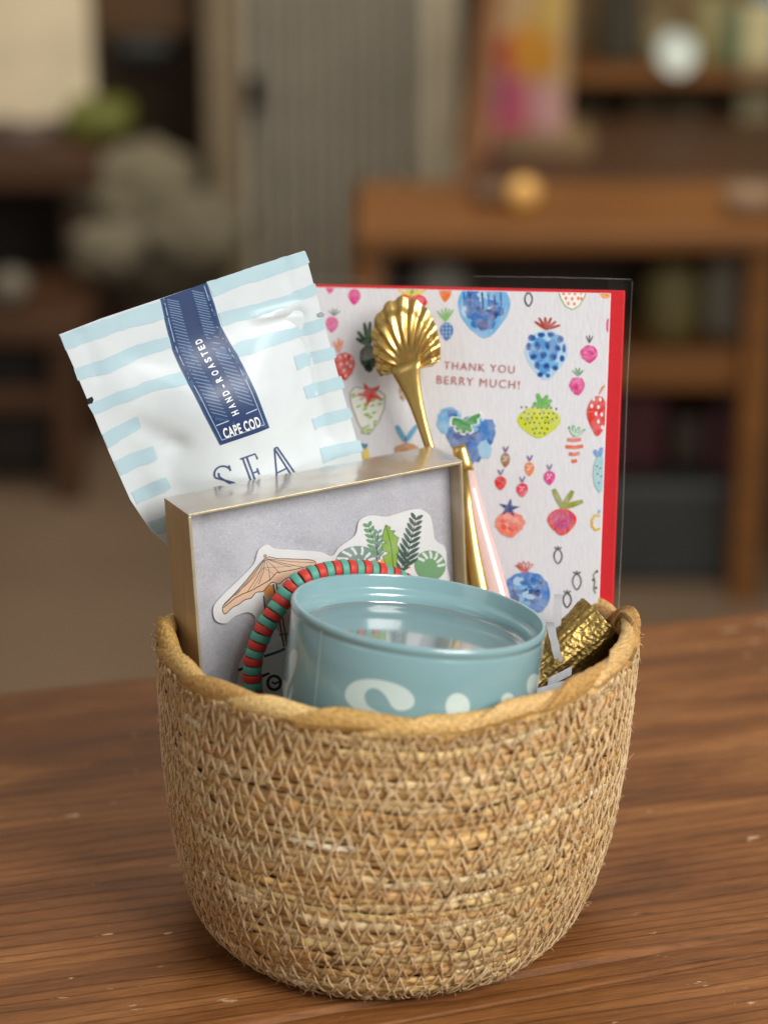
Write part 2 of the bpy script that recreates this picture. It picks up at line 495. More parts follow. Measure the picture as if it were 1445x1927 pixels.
def stitching():
    rng = random.Random(5)
    mb = MB()
    tc = [rgb(208, 180, 138), rgb(198, 168, 126), rgb(216, 190, 150), rgb(184, 152, 110)]
    rows = 22
    for r in range(rows):
        s0 = 0.004 + (PLEN - 0.006) * r / (rows - 1)
        circ = 2 * math.pi * pr(s0)[0]
        n = int(circ / 0.0056)
        amp = 0.0038
        pts = []; ph = rng.random()
        sk = 0.30
        for i in range(n):
            for up in (0, 1):
                t = 2 * math.pi * (i + ph + (up * 0.5) + (up - 0.5) * sk * 0.4 + rng.uniform(-0.15, 0.15)) / n
                a = amp * (1 if up else -1) * rng.uniform(0.7, 1.25)
                pts.append((t, a))
        path = []
        for j in range(len(pts)):
            (t0, a0), (t1, a1) = pts[j], pts[(j + 1) % len(pts)]
            if t1 < t0 - 1: t1 += 2 * math.pi
            for f in (0.02, 0.28, 0.55, 0.8):
                bow = math.sin(math.pi * f)
                dx = 0.10 * bow * rng.uniform(-1, 1.4) * (t1 - t0)
                path.append(wall_pt(t0 + (t1 - t0) * f + dx, max(0.0012, min(PLEN - 0.001, s0 + a0 + (a1 - a0) * f)), 0.00135 + 0.0006 * bow + rng.uniform(-0.0001, 0.0002)))
        mb.tube(path, [rng.uniform(0.00024, 0.00036) for _ in path], 5, rng.choice(tc), closed=True)
        # a second, looser thread that doubles the first here and there
        for _ in range(46):
            j = rng.randrange(len(pts)); (t0, a0), (t1, a1) = pts[j], pts[(j + 1) % len(pts)]
            if abs(t1 - t0) > 1: continue
            sh = rng.uniform(-0.4, 0.4) * (t1 - t0)
            P = [wall_pt(t0 + sh + (t1 - t0) * f * rng.uniform(0.9, 1.1), min(PLEN - 0.001, max(0.0012, s0 + a0 + (a1 - a0) * f)), 0.0014 + 0.0006 * math.sin(math.pi * f)) for f in (0, 0.33, 0.66, 1)]
            mb.tube(P, 0.00030, 5, rng.choice(tc))
    # fuzz: loose fibres
    for _ in range(2600):
        t = rng.uniform(0, 6.28); s = rng.uniform(0.001, PLEN)
        p = wall_pt(t, s, 0.0015)
        q = wall_pt(t + rng.uniform(-0.03, 0.03), s + rng.uniform(-0.003, 0.003), 0.0017 + abs(rng.gauss(0, 0.0006)))
        r_ = q + (q - p) * rng.uniform(0.2, 0.7) + Vector((rng.gauss(0, 0.0005), rng.gauss(0, 0.0005), rng.gauss(0, 0.0005)))
        mb.tube([p, q, r_], [0.00010, 0.00007, 0.00003], 3, tc[2])
    return mb
stitching().build('stitching', thread_m, basket)

def rim():
    rng = random.Random(11)
    mb = MB()
    NW = 19; NT, NA_ = 900, 36
    lc = [rgb(*q) for q in ((204, 166, 100), (190, 150, 86), (214, 180, 118), (180, 138, 78), (206, 168, 108), (196, 152, 84))]
    cols = [rng.choice(lc) for _ in range(NW)]
    jit = [rng.uniform(-0.22, 0.22) for _ in range(NW + 1)]; jit[NW] = jit[0]
    fat = [rng.uniform(0.85, 1.18) for _ in range(NW + 1)]; fat[NW] = fat[0]
    def warp(x):
        x %= NW; i = int(x); f = x - i; f = f * f * (3 - 2 * f)
        return x + jit[i] + (jit[i + 1] - jit[i]) * f
    vs, strip, uvr = [], [], []
    for k in range(NT):
        t = 2 * math.pi * k / NT
        for q in range(NA_):
            a = 2 * math.pi * q / NA_            # 0 outwards, pi/2 up, pi inwards
            # each leaf winds round the rim: its position along the rim also depends on a
            ph = warp(NW * t / (2 * math.pi) - (a / (2 * math.pi)) * 2.0 + 60)
            i = int(ph) % NW; f = ph - math.floor(ph)
            lip = min(1, f / 0.07); lip = lip * lip * (3 - 2 * lip)
            h = (0.72 + 0.44 * (1 - f) ** 1.1) * lip + (1 - lip) * 0.64
            h *= 0.92 + 0.08 * fat[i]
            ln = 1 + 0.03 * math.sin(f * 30 + i) * math.sin(f * 3.1) + 0.02 * noise.noise(Vector((f * 22, a * 1.2 + i * 5, i)))
            rr, rz = 0.0034 * h * ln, 0.0043 * h * ln
            x, z = math.cos(a) * rr, math.sin(a) * rz
            p = wall_pt(t, PLEN, -0.0012 + x); p.z += z + 0.0004 + 0.0012 * noise.noise(Vector((math.cos(t) * 3, math.sin(t) * 3, 8)))
            vs.append(p); strip.append(i); uvr.append((0.078 * t + 0.05 * a, 0.004 * a + 0.012 * ph))
    groups = {}
    for k in range(NT):
        for q in range(NA_):
            q2, k2 = (q + 1) % NA_, (k + 1) % NT
            groups.setdefault(strip[k * NA_ + q], []).append((k * NA_ + q, k * NA_ + q2, k2 * NA_ + q2, k2 * NA_ + q))
    b0 = len(mb.v); mb.v += [tuple(p) for p in vs]; mb.uv = list(uvr)
    for i, fs in groups.items():
        for f in fs: mb.f.append([b0 + j for j in f]); mb.c.append(cols[i]); mb.m.append(0)
    # frayed ends
    for _ in range(160):
        t = rng.uniform(0, 6.28)
        p = wall_pt(t, PLEN, 0.002); p.z -= 0.003
        q = wall_pt(t + rng.uniform(-0.05, 0.05), PLEN, 0.003 + rng.random() * 0.001); q.z += rng.uniform(-0.007, 0.001)
        mb.tube([p, (p + q) / 2 + Vector((0, 0, 0.0006)), q], [0.00022, 0.00016, 0.00005], 4, rgb(214, 188, 146))
    mb.uv += [(0, 0)] * (len(mb.v) - len(mb.uv))
    return mb
rim().build('rim', leaf_m, basket)

# ------------------------------------------------------------------ paper filling
def crinkle(mb, p0, d, side, n, wdt, amp, step, rng, col):
    p = Vector(p0); d = Vector(d).normalized(); side = Vector(side).normalized(); nn = d.cross(side).normalized()
    rows = []
    for i in range(n + 1):
        q = p + d * step * i + nn * amp * 0.3 * (1 if i % 2 else -1) * rng.uniform(0.6, 1.1)
        rows.append([q - side * wdt / 2, q + side * wdt / 2])
    vs = [x for r in rows for x in r]
    mb.add(vs, [(2 * i, 2 * i + 1, 2 * i + 3, 2 * i + 2) for i in range(n)], col)
paper_m = plain('white_crinkle_paper', rgb(226, 226, 232), 0.6, nscale=300, namt=0.04)
mb = MB(); rng = random.Random(9)
for _ in range(420):
    a, r = rng.uniform(0, 6.28), 0.052 * math.sqrt(rng.random())
    z = rng.uniform(0.040, 0.072)
    d = Vector((rng.gauss(0, 1), rng.gauss(0, 1), rng.gauss(0, 0.35)))
    sd = d.cross(Vector((rng.gauss(0, .4), rng.gauss(0, .4), 1)))
    crinkle(mb, (BX + r * math.cos(a), r * math.sin(a), z), d, sd, rng.randint(4, 8), 0.0032, 0.0010, 0.0026, rng, (1, 1, 1, 1))
for (xa, ya), (xb, yb), Y, wd in (((1042, 1262), (1050, 1118), 0.006, 0.0030), ((1052, 1250), (1034, 1170), -0.004, 0.0028), ((1030, 1285), (1075, 1262), -0.012, 0.0030), ((1010, 1305), (1062, 1290), -0.020, 0.0034), ((1058, 1268), (1090, 1290), -0.004, 0.003), ((440, 1322), (520, 1330), -0.03, 0.003), ((395, 1300), (450, 1330), -0.025, 0.003)):
    a, b = at(xa, ya, Y), at(xb, yb, Y)
    d = b - a; n = max(4, int(d.length / 0.0026))
    crinkle(mb, a, d, Vector((1, -0.3, 0.1)) if abs(d.z) > abs(d.x) else Vector((0.1, 0.5, 1)), n, wd, 0.0011, d.length / n, rng, (1, 1, 1, 1))
tag(mb.build('shredded_paper', paper_m, smooth=True), 'white crinkle cut shredded paper filling the basket', 'paper filling', kind='stuff')

# ------------------------------------------------------------------ card with red envelope in a clear sleeve
CARD_ROT, CARD_Y = (-0.3359, 0.2753, -0.0623), 0.0634
CM = rotm(*CARD_ROT)
card_pl = Plane(at(1148, 552, CARD_Y), CM)
card = thing('greeting_card', 'white strawberry patterned greeting card with red envelope in a clear sleeve', 'card', card_pl.p(-0.055, -0.140))
card_m = plain('card_print', None, 0.75, nscale=420, namt=0.03, bump=0.35, bdist=0.0004, stretch=(2.2, 1, 0.6), usecol=True, spec=0.25)
red_m = plain('red_envelope_paper', rgb(206, 22, 34), 0.6, nscale=500, namt=0.05, bump=0.1)
def wash(m):
    nt = m.node_tree; L = nt.links.new; b = nt.nodes['Principled BSDF']
    src = b.inputs['Base Color'].links[0].from_socket
    tc = nd(nt, 'ShaderNodeTexCoord'); n1 = nd(nt, 'ShaderNodeTexNoise'); n1.inputs['Scale'].default_value = 170; n1.inputs['Detail'].default_value = 6; n1.inputs['Roughness'].default_value = 0.7; n1.inputs['Distortion'].default_value = 1.2
    L(tc.outputs['Object'], n1.inputs['Vector'])
    mr = nd(nt, 'ShaderNodeMapRange'); mr.inputs['From Min'].default_value = 0.42; mr.inputs['From Max'].default_value = 0.72; mr.inputs['To Min'].default_value = 0.0; mr.inputs['To Max'].default_value = 0.42
    L(n1.outputs['Fac'], mr.inputs['Value'])
    mx = nd(nt, 'ShaderNodeMix', data_type='RGBA'); L(mr.outputs[0], mx.inputs[0]); L(src, mx.inputs[6]); mx.inputs[7].default_value = rgb(222, 222, 228)
    L(mx.outputs[2], b.inputs['Base Color'])
wash(card_m)
CWD, CHT = 0.112, 0.140
pt = Print()
def c2(x, y):
    return card_pl.uv(580 + 0.4429 * x, 510 + 0.4428 * y)
RC = random.Random(21)
def clip_card(pts):
    # keep the artwork on the card: cut at the top and right edges
    def cl(ps, ax, lim):
        out = []
        for i in range(len(ps)):
            a, b = ps[i], ps[(i + 1) % len(ps)]
            ia, ib = a[ax] <= lim, b[ax] <= lim
            if ia: out.append(a)
            if ia != ib:
                t = (lim - a[ax]) / (b[ax] - a[ax]); out.append((a[0] + (b[0] - a[0]) * t, a[1] + (b[1] - a[1]) * t))
        return out
    return cl(cl(pts, 0, -0.0002), 1, -0.0002)
def cp(pts, col):
    q = clip_card([c2(*p) for p in pts])
    if len(q) >= 3: pt.poly(q, col)
def blob(cx, cy, rx, ry, col, n=26, jit=0.05, kind='oval', seed=None):
    r = random.Random(seed if seed is not None else RC.random())
    ps = []
    for i in range(n):
        a = 2 * math.pi * i / n
        x, y = math.cos(a), math.sin(a)
        if kind == 'berry':      # broad shoulders, pointed foot
            k = 1.0 if y < 0 else 1 - 0.45 * y ** 1.5
            x *= k
            y = y * (0.8 if y < 0 else 1.0)
        j = 1 + r.uniform(-jit, jit)
        ps.append((cx + x * rx * j, cy + y * ry * j))
    cp(ps, col)
    return ps
def stroke(pts, wd, col, taper=True):
    L_, R_ = [], []
    n = len(pts)
    for i in range(n):
        a, b = pts[max(0, i - 1)], pts[min(n - 1, i + 1)]
        dx, dy = b[0] - a[0], b[1] - a[1]; d = math.hypot(dx, dy) or 1
        k = wd / 2 * ((0.45 + 0.55 * math.sin(math.pi * (i + 0.5) / n)) if taper else 1)
        L_.append((pts[i][0] - dy / d * k, pts[i][1] + dx / d * k)); R_.append((pts[i][0] + dy / d * k, pts[i][1] - dx / d * k))
    cp(L_ + R_[::-1], col)
def outline(ps, wd, col):
    n = len(ps)
    for i in range(0, n):
        stroke([ps[i], ps[(i + 1) % n]], wd, col, False)
def leaf(x, y, dx, dy, wd, col):
    ps = []
    for f in (0, .25, .5, .75, 1): ps.append((x + dx * f, y + dy * f))
    stroke(ps, wd, col)
def watercolour(cx, cy, rx, ry, cols, n, kind='berry', seed=1):
    r = random.Random(seed)
    for _ in range(n):
        a, k = r.uniform(0, 6.28), math.sqrt(r.random()) * 0.66
        blob(cx + rx * k * math.cos(a) * 0.9, cy + ry * (k * math.sin(a) - 0.05), rx * r.uniform(0.12, 0.32), ry * r.uniform(0.10, 0.26), r.choice(cols), 14, 0.18, 'oval', r.random())
PINK, RED, CORAL, ORANGE = rgb(222, 62, 140), rgb(224, 52, 44), rgb(236, 110, 84), rgb(236, 124, 44)
GREEN, DGREEN, LIME, OLIVE = rgb(74, 168, 58), rgb(36, 86, 48), rgb(206, 214, 44), rgb(150, 154, 48)
BLUE, DBLUE, LBLUE, PALE = rgb(46, 112, 186), rgb(26, 62, 140), rgb(110, 178, 226), rgb(176, 212, 238)
BLACK, PURPLE, WHITE, RUST, YEL = rgb(42, 42, 44), rgb(104, 76, 150), rgb(240, 240, 242), rgb(176, 66, 46), rgb(240, 206, 60)
# top row
blob(92, 66, 20, 30, PINK, kind='berry'); blob(196, 106, 27, 38, PINK, kind='berry')
leaf(192, 74, -8, -18, 6, rgb(150, 60, 110)); leaf(198, 74, 8, -18, 6, rgb(150, 60, 110))
blob(438, 130, 68, 36, RED, 30, 0.03); blob(478, 124, 16, 16, rgb(240, 110, 130))
for dx, dy, c in ((-60, -22, YEL), (-30, -36, LIME), (4, -40, GREEN), (34, -34, LIME), (62, -24, YEL)): leaf(440, 104, dx, dy, 13, c)
blob(582, 88, 27, 44, ORANGE, kind='berry'); 
for k in range(5): stroke([(562 + k * 8, 76 + 6 * k), (600 - k * 4, 70 + 9 * k)], 3, RED)
blob(746, 150, 112, 138, LBLUE, 40, 0.02, 'berry', 4); watercolour(746, 150, 112, 138, [BLUE, BLUE, DBLUE, PALE, LBLUE], 46, seed=5)
for k in range(7): stroke([(660 + k * 26, 90 + 6 * (k % 3)), (664 + k * 26, 150 + 12 * (k % 2))], 10, [BLUE, DBLUE][k % 2])
def heart(cx, cy, rx, ry, col=BLACK, wd=7):
    ps = []
    for i in range(18):
        a = 2 * math.pi * i / 18; x, y = math.cos(a), math.sin(a)
        k = 1.0 if y < 0 else 1 - 0.4 * y ** 1.5
        ps.append((cx + x * rx * k, cy + y * ry))
    outline(ps, wd, col)
    leaf(cx, cy - ry, -rx * 0.9, -10, 8, col); leaf(cx, cy - ry, rx * 0.9, -10, 8, col); leaf(cx, cy - ry, 0, -16, 7, col)
heart(935, 122, 16, 28); heart(1060, 1214, 17, 30); heart(1140, 1322, 18, 33); heart(1099, 1400, 17, 30)
ps = [(1062, 82), (1182, 82), (1172, 112), (1150, 148), (1122, 164), (1092, 150), (1072, 116)]
cp(ps, rgb(246, 244, 240)); outline(ps, 4, rgb(120, 170, 70))
for x, y in ((1084, 96), (1108, 94), (1132, 96), (1158, 94), (1094, 116), (1120, 118), (1146, 116), (1104, 138), (1130, 140), (1160, 118)): blob(x, y, 6, 8, ORANGE, 10)
blob(1266, 92, 30, 24, rgb(240, 170, 40), 20, 0.05)
for x, y in ((1250, 96), (1266, 102), (1280, 96)): blob(x, y, 4, 5, RED, 8)
# second row
blob(101, 224, 28, 38, PINK, kind='berry')
for dx, dy in ((-22, -22), (-6, -32), (12, -30), (26, -20)): leaf(110, 190, dx, dy, 6, rgb(96, 104, 84))
blob(258, 366, 40, 66, rgb(32, 58, 34), 30, 0.05, 'berry'); watercolour(258, 366, 38, 62, [rgb(22, 40, 26), rgb(52, 92, 46)], 24, seed=8)
for dx, dy in ((-46, -60), (-18, -96), (8, -100), (34, -70), (-52, -30)): leaf(256, 316, dx, dy, 17, DGREEN)
blob(154, 398, 46, 66, RED, 30, 0.04, 'berry'); watercolour(154, 398, 44, 60, [rgb(240, 92, 70), rgb(206, 40, 36)], 10, seed=9)
for x, y in ((136, 366), (160, 360), (184, 372), (140, 396), (166, 392), (152, 422), (180, 404), (160, 446)): blob(x, y, 4, 7, WHITE, 8)
for dx, dy in ((-22, -48), (0, -60), (16, -52)): leaf(130, 346, dx, dy, 13, rgb(240, 142, 104))
blob(588, 252, 29, 44, rgb(70, 120, 190), 26, 0.04, 'berry')
for k in range(4):
    for j in range(3): blob(572 + j * 15, 228 + k * 16, 4, 5, PALE, 8)
for dx, dy in ((-36, -44), (-18, -52), (0, -58), (16, -54), (32, -50)): leaf(584, 214, dx, dy, 9, rgb(112, 186, 76))
blob(1010, 346, 90, 118, PALE, 40, 0.02, 'berry', 6); watercolour(1010, 346, 88, 112, [LBLUE, rgb(86, 152, 214)], 40, seed=11)
for x, y, rx, ry in ((950, 284, 17, 14), (990, 272, 16, 11), (1030, 270, 16, 12), (1070, 290, 15, 15), (936, 322, 11, 18), (974, 318, 14, 18), (1018, 316, 13, 20), (1058, 328, 15, 14), (1086, 330, 8, 18), (956, 364, 16, 15), (998, 358, 14, 17), (1040, 366, 16, 18), (1078, 372, 11, 14), (972, 402, 13, 16), (1012, 404, 15, 14), (1048, 412, 13, 13), (986, 440, 13, 12), (1018, 444, 10, 10)):
    blob(x, y, rx, ry, BLUE, 14, 0.12); blob(x, y, rx * .6, ry * .6, DBLUE, 10, 0.15)
for dx, dy in ((-48, -34), (-30, -50), (-4, -52), (22, -50), (42, -34), (60, -18)): leaf(1010, 248, dx, dy, 12, RUST)
blob(1193, 350, 37, 42, PINK, 24, 0.07, 'berry'); watercolour(1193, 346, 34, 34, [rgb(240, 110, 180), rgb(200, 40, 120)], 8, seed=12)
for dx, dy in ((-14, -30), (0, -34), (14, -30)): leaf(1194, 306, dx, dy, 5, BLACK)
blob(1142, 486, 34, 44, PINK, 24, 0.08, 'berry'); watercolour(1142, 482, 30, 36, [rgb(206, 36, 110), rgb(236, 90, 170)], 8, seed=13)
for dx, dy in ((-24, -24), (-10, -34), (6, -34), (22, -24)): leaf(1146, 446, dx, dy, 7, rgb(70, 150, 90))
blob(1274, 232, 8, 30, PINK, 16)
# third row
ps = [(176, 520), (200, 492), (240, 500), (290, 498), (326, 530), (324, 580), (300, 640), (260, 694), (236, 690), (210, 640), (184, 570)]
cp(ps, rgb(236, 238, 230)); outline(ps, 4, rgb(130, 120, 70))
r_ = random.Random(2)
for i in range(34):
    x, y = r_.uniform(186, 316), r_.uniform(520, 688)
    if abs(x - 252) < 70 * (1 - (y - 520) / 260): stroke([(x - 9, y + 4), (x, y), (x + 9, y - 4)], 9, rgb(150, 186, 50))
def star(cx, cy, R, r, col, n=5, rot=0.0, sq=1.0):
    ps = []
    for i in range(2 * n):
        a = rot + math.pi * i / n; k = R if i % 2 == 0 else r
        ps.append((cx + k * math.sin(a), cy - k * math.cos(a) * sq))
    cp(ps, col)
star(262, 522, 62, 25, RED, 5, -0.45, 0.85)
for dx, dy in ((-6, 24), (8, 24)): leaf(405, 520, dx, dy, 20, rgb(176, 140, 110))
blob(405, 505, 20, 48, rgb(196, 170, 136), 22, 0.05, 'berry')
for k in range(5): blob(396 + 12 * (k % 2), 478 + 15 * k, 5, 6, rgb(130, 90, 96), 8)
ps = blob(980, 636, 92, 74, LIME, 44, 0.02, 'berry', 3)
watercolour(980, 630, 80, 60, [rgb(214, 222, 70), rgb(186, 200, 30)], 14, seed=15)
r_ = random.Random(4)
for i in range(8):
    for j in range(6):
        x = 908 + i * 21 + (j % 2) * 10 + r_.uniform(-4, 4); y = 582 + j * 22 + r_.uniform(-4, 4)
        if abs(x - 980) < 82 * (1 - max(0, (y - 620)) / 120): blob(x, y, 4, 5, BLACK, 8)
for dx, dy in ((-16, -56), (2, -34), (26, -48), (44, -28), (-34, -14), (38, -6)): leaf(990, 576, dx, dy, 21, rgb(92, 176, 54))
ps = blob(1228, 606, 44, 96, RED, 30, 0.04, 'berry', 2)
for x, y in ((1212, 544), (1240, 546), (1204, 574), (1232, 578), (1222, 606), (1246, 610), (1232, 640), (1248, 664)): blob(x, y, 6, 9, WHITE, 8)
for dx, dy in ((14, -34), (24, -40)): leaf(1236, 524, dx, dy, 5, ORANGE)
# blue wash strawberry
blob(600, 640, 54, 58, rgb(132, 190, 228), 26, 0.12); blob(590, 612, 36, 30, LBLUE, 18, 0.15); blob(612, 606, 22, 22, BLUE, 14, 0.2)
blob(690, 710, 100, 112, BLUE, 36, 0.08, 'berry', 9); watercolour(690, 700, 96, 100, [rgb(36, 84, 160), rgb(60, 120, 196), LBLUE, DBLUE], 34, seed=16)
blob(762, 672, 34, 44, rgb(66, 126, 200), 20, 0.14); blob(748, 760, 30, 40, rgb(150, 200, 234), 18, 0.16)
for dx, dy in ((-58, 2), (-40, 28), (-10, 44), (24, 38), (50, -6), (62, -36), (-56, -16)): leaf(668, 646, dx * 1.15, dy * 1.15, 31, WHITE)
for dx, dy in ((-58, 2), (-40, 28), (-10, 44), (24, 38), (50, -6), (62, -36), (-56, -16)): leaf(668, 646, dx, dy, 24, rgb(52, 150, 64))
leaf(412, 722, -36, -66, 22, rgb(90, 166, 206)); leaf(416, 722, 46, -66, 22, rgb(90, 166, 206)); stroke([(414, 700), (414, 745)], 5, BLACK)
blob(420, 765, 54, 34, rgb(206, 140, 66), 22, 0.06)
blob(246, 786, 15, 34, YEL, 18, 0.05); leaf(240, 754, -10, -22, 14, rgb(60, 130, 160)); leaf(240, 754, 10, -20, 14, rgb(60, 130, 160))
# striped carrot
for y, wd in ((716, 58), (746, 74), (776, 44), (806, 22)): stroke([(1130 - wd / 2, y), (1130, y + 3), (1130 + wd / 2, y - 2)], 15, rgb(230, 112, 84), False)
for dx, dy in ((-26, -46), (-6, -52), (20, -44), (44, -34)): leaf(1132, 706, dx, dy, 12, rgb(96, 176, 104)); leaf(1132, 706, dx * .8, dy * .8, 5, WHITE)
# tiny berries
for x, y, c in ((838, 800, rgb(160, 112, 60)), (940, 838, ORANGE), (1024, 876, PINK), (817, 898, RED), (909, 928, rgb(226, 56, 84))):
    blob(x, y, 25 if y > 850 else 20, 34, c, 20, 0.05, 'berry')
    for k in range(5): blob(x - 8 + 8 * (k % 3), y - 10 + 12 * (k // 3) + 4 * (k % 2), 2.5, 3.5, rgb(140, 40, 50) if c == RED else WHITE, 6)
    leaf(x, y - 30, -10, -24, 7, PURPLE); leaf(x, y - 30, 12, -26, 7, PURPLE)
# coral with navy star, striped berry, pale fish
blob(856, 1072, 64, 62, rgb(240, 128, 100), 30, 0.06, 'berry'); watercolour(856, 1076, 56, 54, [rgb(246, 164, 140), rgb(232, 92, 70)], 16, seed=18)
star(854, 1008, 48, 17, rgb(40, 66, 132), 5, 0.15, 0.9)
blob(1078, 1060, 62, 64, RED, 34, 0.02, 'berry')
for k, dx in enumerate((-40, -20, 0, 20, 40)): stroke([(1078 + dx, 1014 + abs(dx) * .3), (1078 + dx * 0.85, 1060), (1078 + dx * 0.45, 1106 - abs(dx) * .3)], 10, rgb(176, 60, 140))
for dx, dy in ((-38, -80), (44, -72), (86, -28)): leaf(1080, 1006, dx, dy, 24, OLIVE)
blob(1240, 860, 30, 80, rgb(166, 208, 214), 26, 0.04); leaf(1232, 790, -16, -30, 18, rgb(110, 160, 220)); leaf(1238, 790, 8, -40, 18, rgb(110, 160, 220))
for x, y in ((1226, 830), (1240, 838), (1228, 862), (1244, 872), (1234, 900)): blob(x, y, 4, 5, rgb(80, 120, 120), 8)
stroke([(1240, 1040), (1218, 1036), (1206, 1058), (1206, 1084), (1220, 1100), (1240, 1094)], 10, rgb(226, 186, 30), False); leaf(1234, 1030, 4, -16, 9, LBLUE)
stroke([(1226, 1274), (1212, 1290), (1218, 1320), (1212, 1350), (1222, 1370)], 5, rgb(80, 150, 70), False)
for x, y in ((1226, 1276), (1212, 1312), (1222, 1346)): blob(x, y, 6, 7, rgb(150, 50, 50), 8)
# big blueberry at the foot of the card
blob(926, 1372, 100, 96, rgb(70, 130, 204), 36, 0.04, 'oval', 5); watercolour(926, 1368, 94, 86, [DBLUE, BLUE, LBLUE, PALE, rgb(30, 60, 130)], 44, seed=20)
for a in (-0.9, -0.5, -0.1, 0.3, 0.7):
    ps = [(920, 1284), (920 + 40 * math.sin(a) - 9, 1284 - 34), (920 + 52 * math.sin(a), 1284 - 52 * math.cos(a)), (920 + 40 * math.sin(a) + 9, 1284 - 34)]
    outline(ps, 4, rgb(214, 92, 80))
TXT = rgb(184, 92, 84)
for body, (cx, cy), hgt, wpx in (('THANK YOU', (727, 409), 33, 300), ('BERRY MUCH!', (722, 472), 35, 352)):
    u0, v0 = c2(cx, cy); ua, _ = c2(cx - wpx / 2, cy); ub, _ = c2(cx + wpx / 2, cy); _, vb = c2(cx, cy - hgt)
    pol = text_polys(body, 1.0, 1.22, 0.0)
    xs = [p[0] for q in pol for p in q]
    k = (ub - ua) / (max(xs) - min(xs)); xm = (max(xs) + min(xs)) / 2; kh = vb - v0
    for q in pol: pt.poly([(u0 + (x - xm) * k, v0 + y * kh - (x - xm) * k * 0.03) for x, y in q], TXT, 2.4e-4)
mb = MB()
mb.box((-CWD, 0.0, -CHT), (0, 0.0008, 0), M=CM, O=card_pl.O, col=rgb(226, 226, 231), bev=0.00015)
pt.emit(mb, card_pl.p)
mb.build('card_front', card_m, card, smooth=False)
mb = MB()
mb.box((-CWD + 0.002, 0.0012, -CHT - 0.002), (0.0047, 0.0026, 0.0011), M=CM, O=card_pl.O, bev=0.0003)
mb.build('envelope', red_m, card, smooth=False)
sleeve_m = clear_film('clear_sleeve', 0.22, 0.10, wrinkle=0.35, wscale=45)
edge_m = clear_film('sleeve_edge', 2.0, 0.35)
mb = MB()
s0, s1, t0, t1 = -CWD - 0.004, 0.0068, -CHT - 0.003, 0.0050
def sl(u, v):
    return -0.0006 - 0.0006 * max(0, noise.noise(Vector((u * 40, v * 30, 3))))
nx, nz = 20, 26
for back in (0, 1):
    vs = []
    for j in range(nz + 1):
        for i in range(nx + 1):
            u = s0 + (s1 - s0) * i / nx; v = t0 + (t1 - t0) * j / nz
            e = 1 if 0 < i < nx else 0
            y = (0.0036 if back else sl(u, v)) if e else 0.0016
            vs.append(card_pl.O + CM @ Vector((u, y, v)))
    mb.add(vs, [(j * (nx + 1) + i, j * (nx + 1) + i + 1, (j + 1) * (nx + 1) + i + 1, (j + 1) * (nx + 1) + i) for j in range(nz) for i in range(nx)])
mb.tube([card_pl.p(s1, t0), card_pl.p(s1 + 0.0003, -0.08, -0.001), card_pl.p(s1, -0.03, -0.0015), card_pl.p(s1 + 0.0004, t1 - 0.0006, -0.0016)], 0.00018, 6, mat=1)
mb.tube([card_pl.p(-0.05, t1, -0.0014), card_pl.p(-0.02, t1 + 0.0002, -0.0016), card_pl.p(s1, t1, -0.0016)], 0.00012, 6, mat=1)
mb.build('sleeve', [sleeve_m, edge_m], card)

# ------------------------------------------------------------------ pouch
PM = rotm(0.36, 0.10, 0.0)
pp = Plane((-0.040, 0.034, 0.150), PM)
def c1(x, y): return pp.uv(90 + 0.4221 * x, 450 + 0.4221 * y)
def qx(x, y): return pp.uv(x, y)
pouch_px = [(112, 630), (190, 600), (303, 562), (390, 532), (480, 501), (573, 472), (590, 536), (605, 592), (625, 665), (645, 740), (665, 808), (683, 872), (705, 950), (722, 1010), (735, 1060), (700, 1110), (610, 1150), (520, 1160), (400, 1110), (330, 1040), (285, 1000), (245, 940), (205, 850), (170, 765), (140, 693)]
pouch_uv = [qx(*p) for p in pouch_px]
def seg_d(p, a, b):
    ax, ay = b[0] - a[0], b[1] - a[1]; t = ((p[0] - a[0]) * ax + (p[1] - a[1]) * ay) / (ax * ax + ay * ay)
    t = max(0, min(1, t)); return math.hypot(p[0] - a[0] - ax * t, p[1] - a[1] - ay * t)
def gauss_ridge(p, a, b, w_): return math.exp(-(seg_d(p, a, b) / w_) ** 2)
creases = [((410, 828), (566, 905), 0.0034, -0.0010), ((560, 905), (470, 1000), 0.003, -0.0010), ((380, 800), (300, 640), 0.006, 0.0007), ((940, 350), (1115, 300), 0.0016, 0.0010), ((950, 385), (1110, 345), 0.0016, -0.0008), ((700, 640), (980, 480), 0.008, 0.0008), ((470, 1000), (540, 1250), 0.004, 0.0014), ((1110, 330), (1240, 880), 0.0022, -0.0009), ((1050, 90), (1110, 320), 0.0014, -0.0004), ((150, 430), (220, 610), 0.0020, -0.0004), ((420, 540), (620, 600), 0.006, -0.0005)]
creases = [(c1(*a), c1(*b), w_, h) for a, b, w_, h in creases]
def pouch_h(u, v):
    d = min(seg_d((u, v), pouch_uv[i], pouch_uv[(i + 1) % len(pouch_uv)]) for i in range(len(pouch_uv)))
    top = min(seg_d((u, v), pouch_uv[i], pouch_uv[i + 1]) for i in range(5))
    k = max(0.0, min(1, (d - 0.006) / 0.030)); k = k * k * (3 - 2 * k)
    kt = max(0.0, min(1, (top - 0.010) / 0.034)); kt = kt * kt * (3 - 2 * kt)
    h = 0.0004 + 0.0085 * k * kt
    for a, b, w_, hh in creases: h += hh * gauss_ridge((u, v), a, b, w_)
    h += 0.0007 * noise.noise(Vector((u * 55, v * 55, 1))) * min(1, d / 0.02) + 0.0012 * noise.noise(Vector((u * 20, v * 20, 5))) * min(1, d / 0.03)
    return h
pouch_m = plain('matte_pouch_film', None, 0.38, nscale=140, namt=0.03, bump=0.08, usecol=True, spec=0.45)
pouch = thing('food_pouch', 'pale blue striped white pouch with navy label reading CAPE COD', 'pouch', pp.p(0, -0.06))
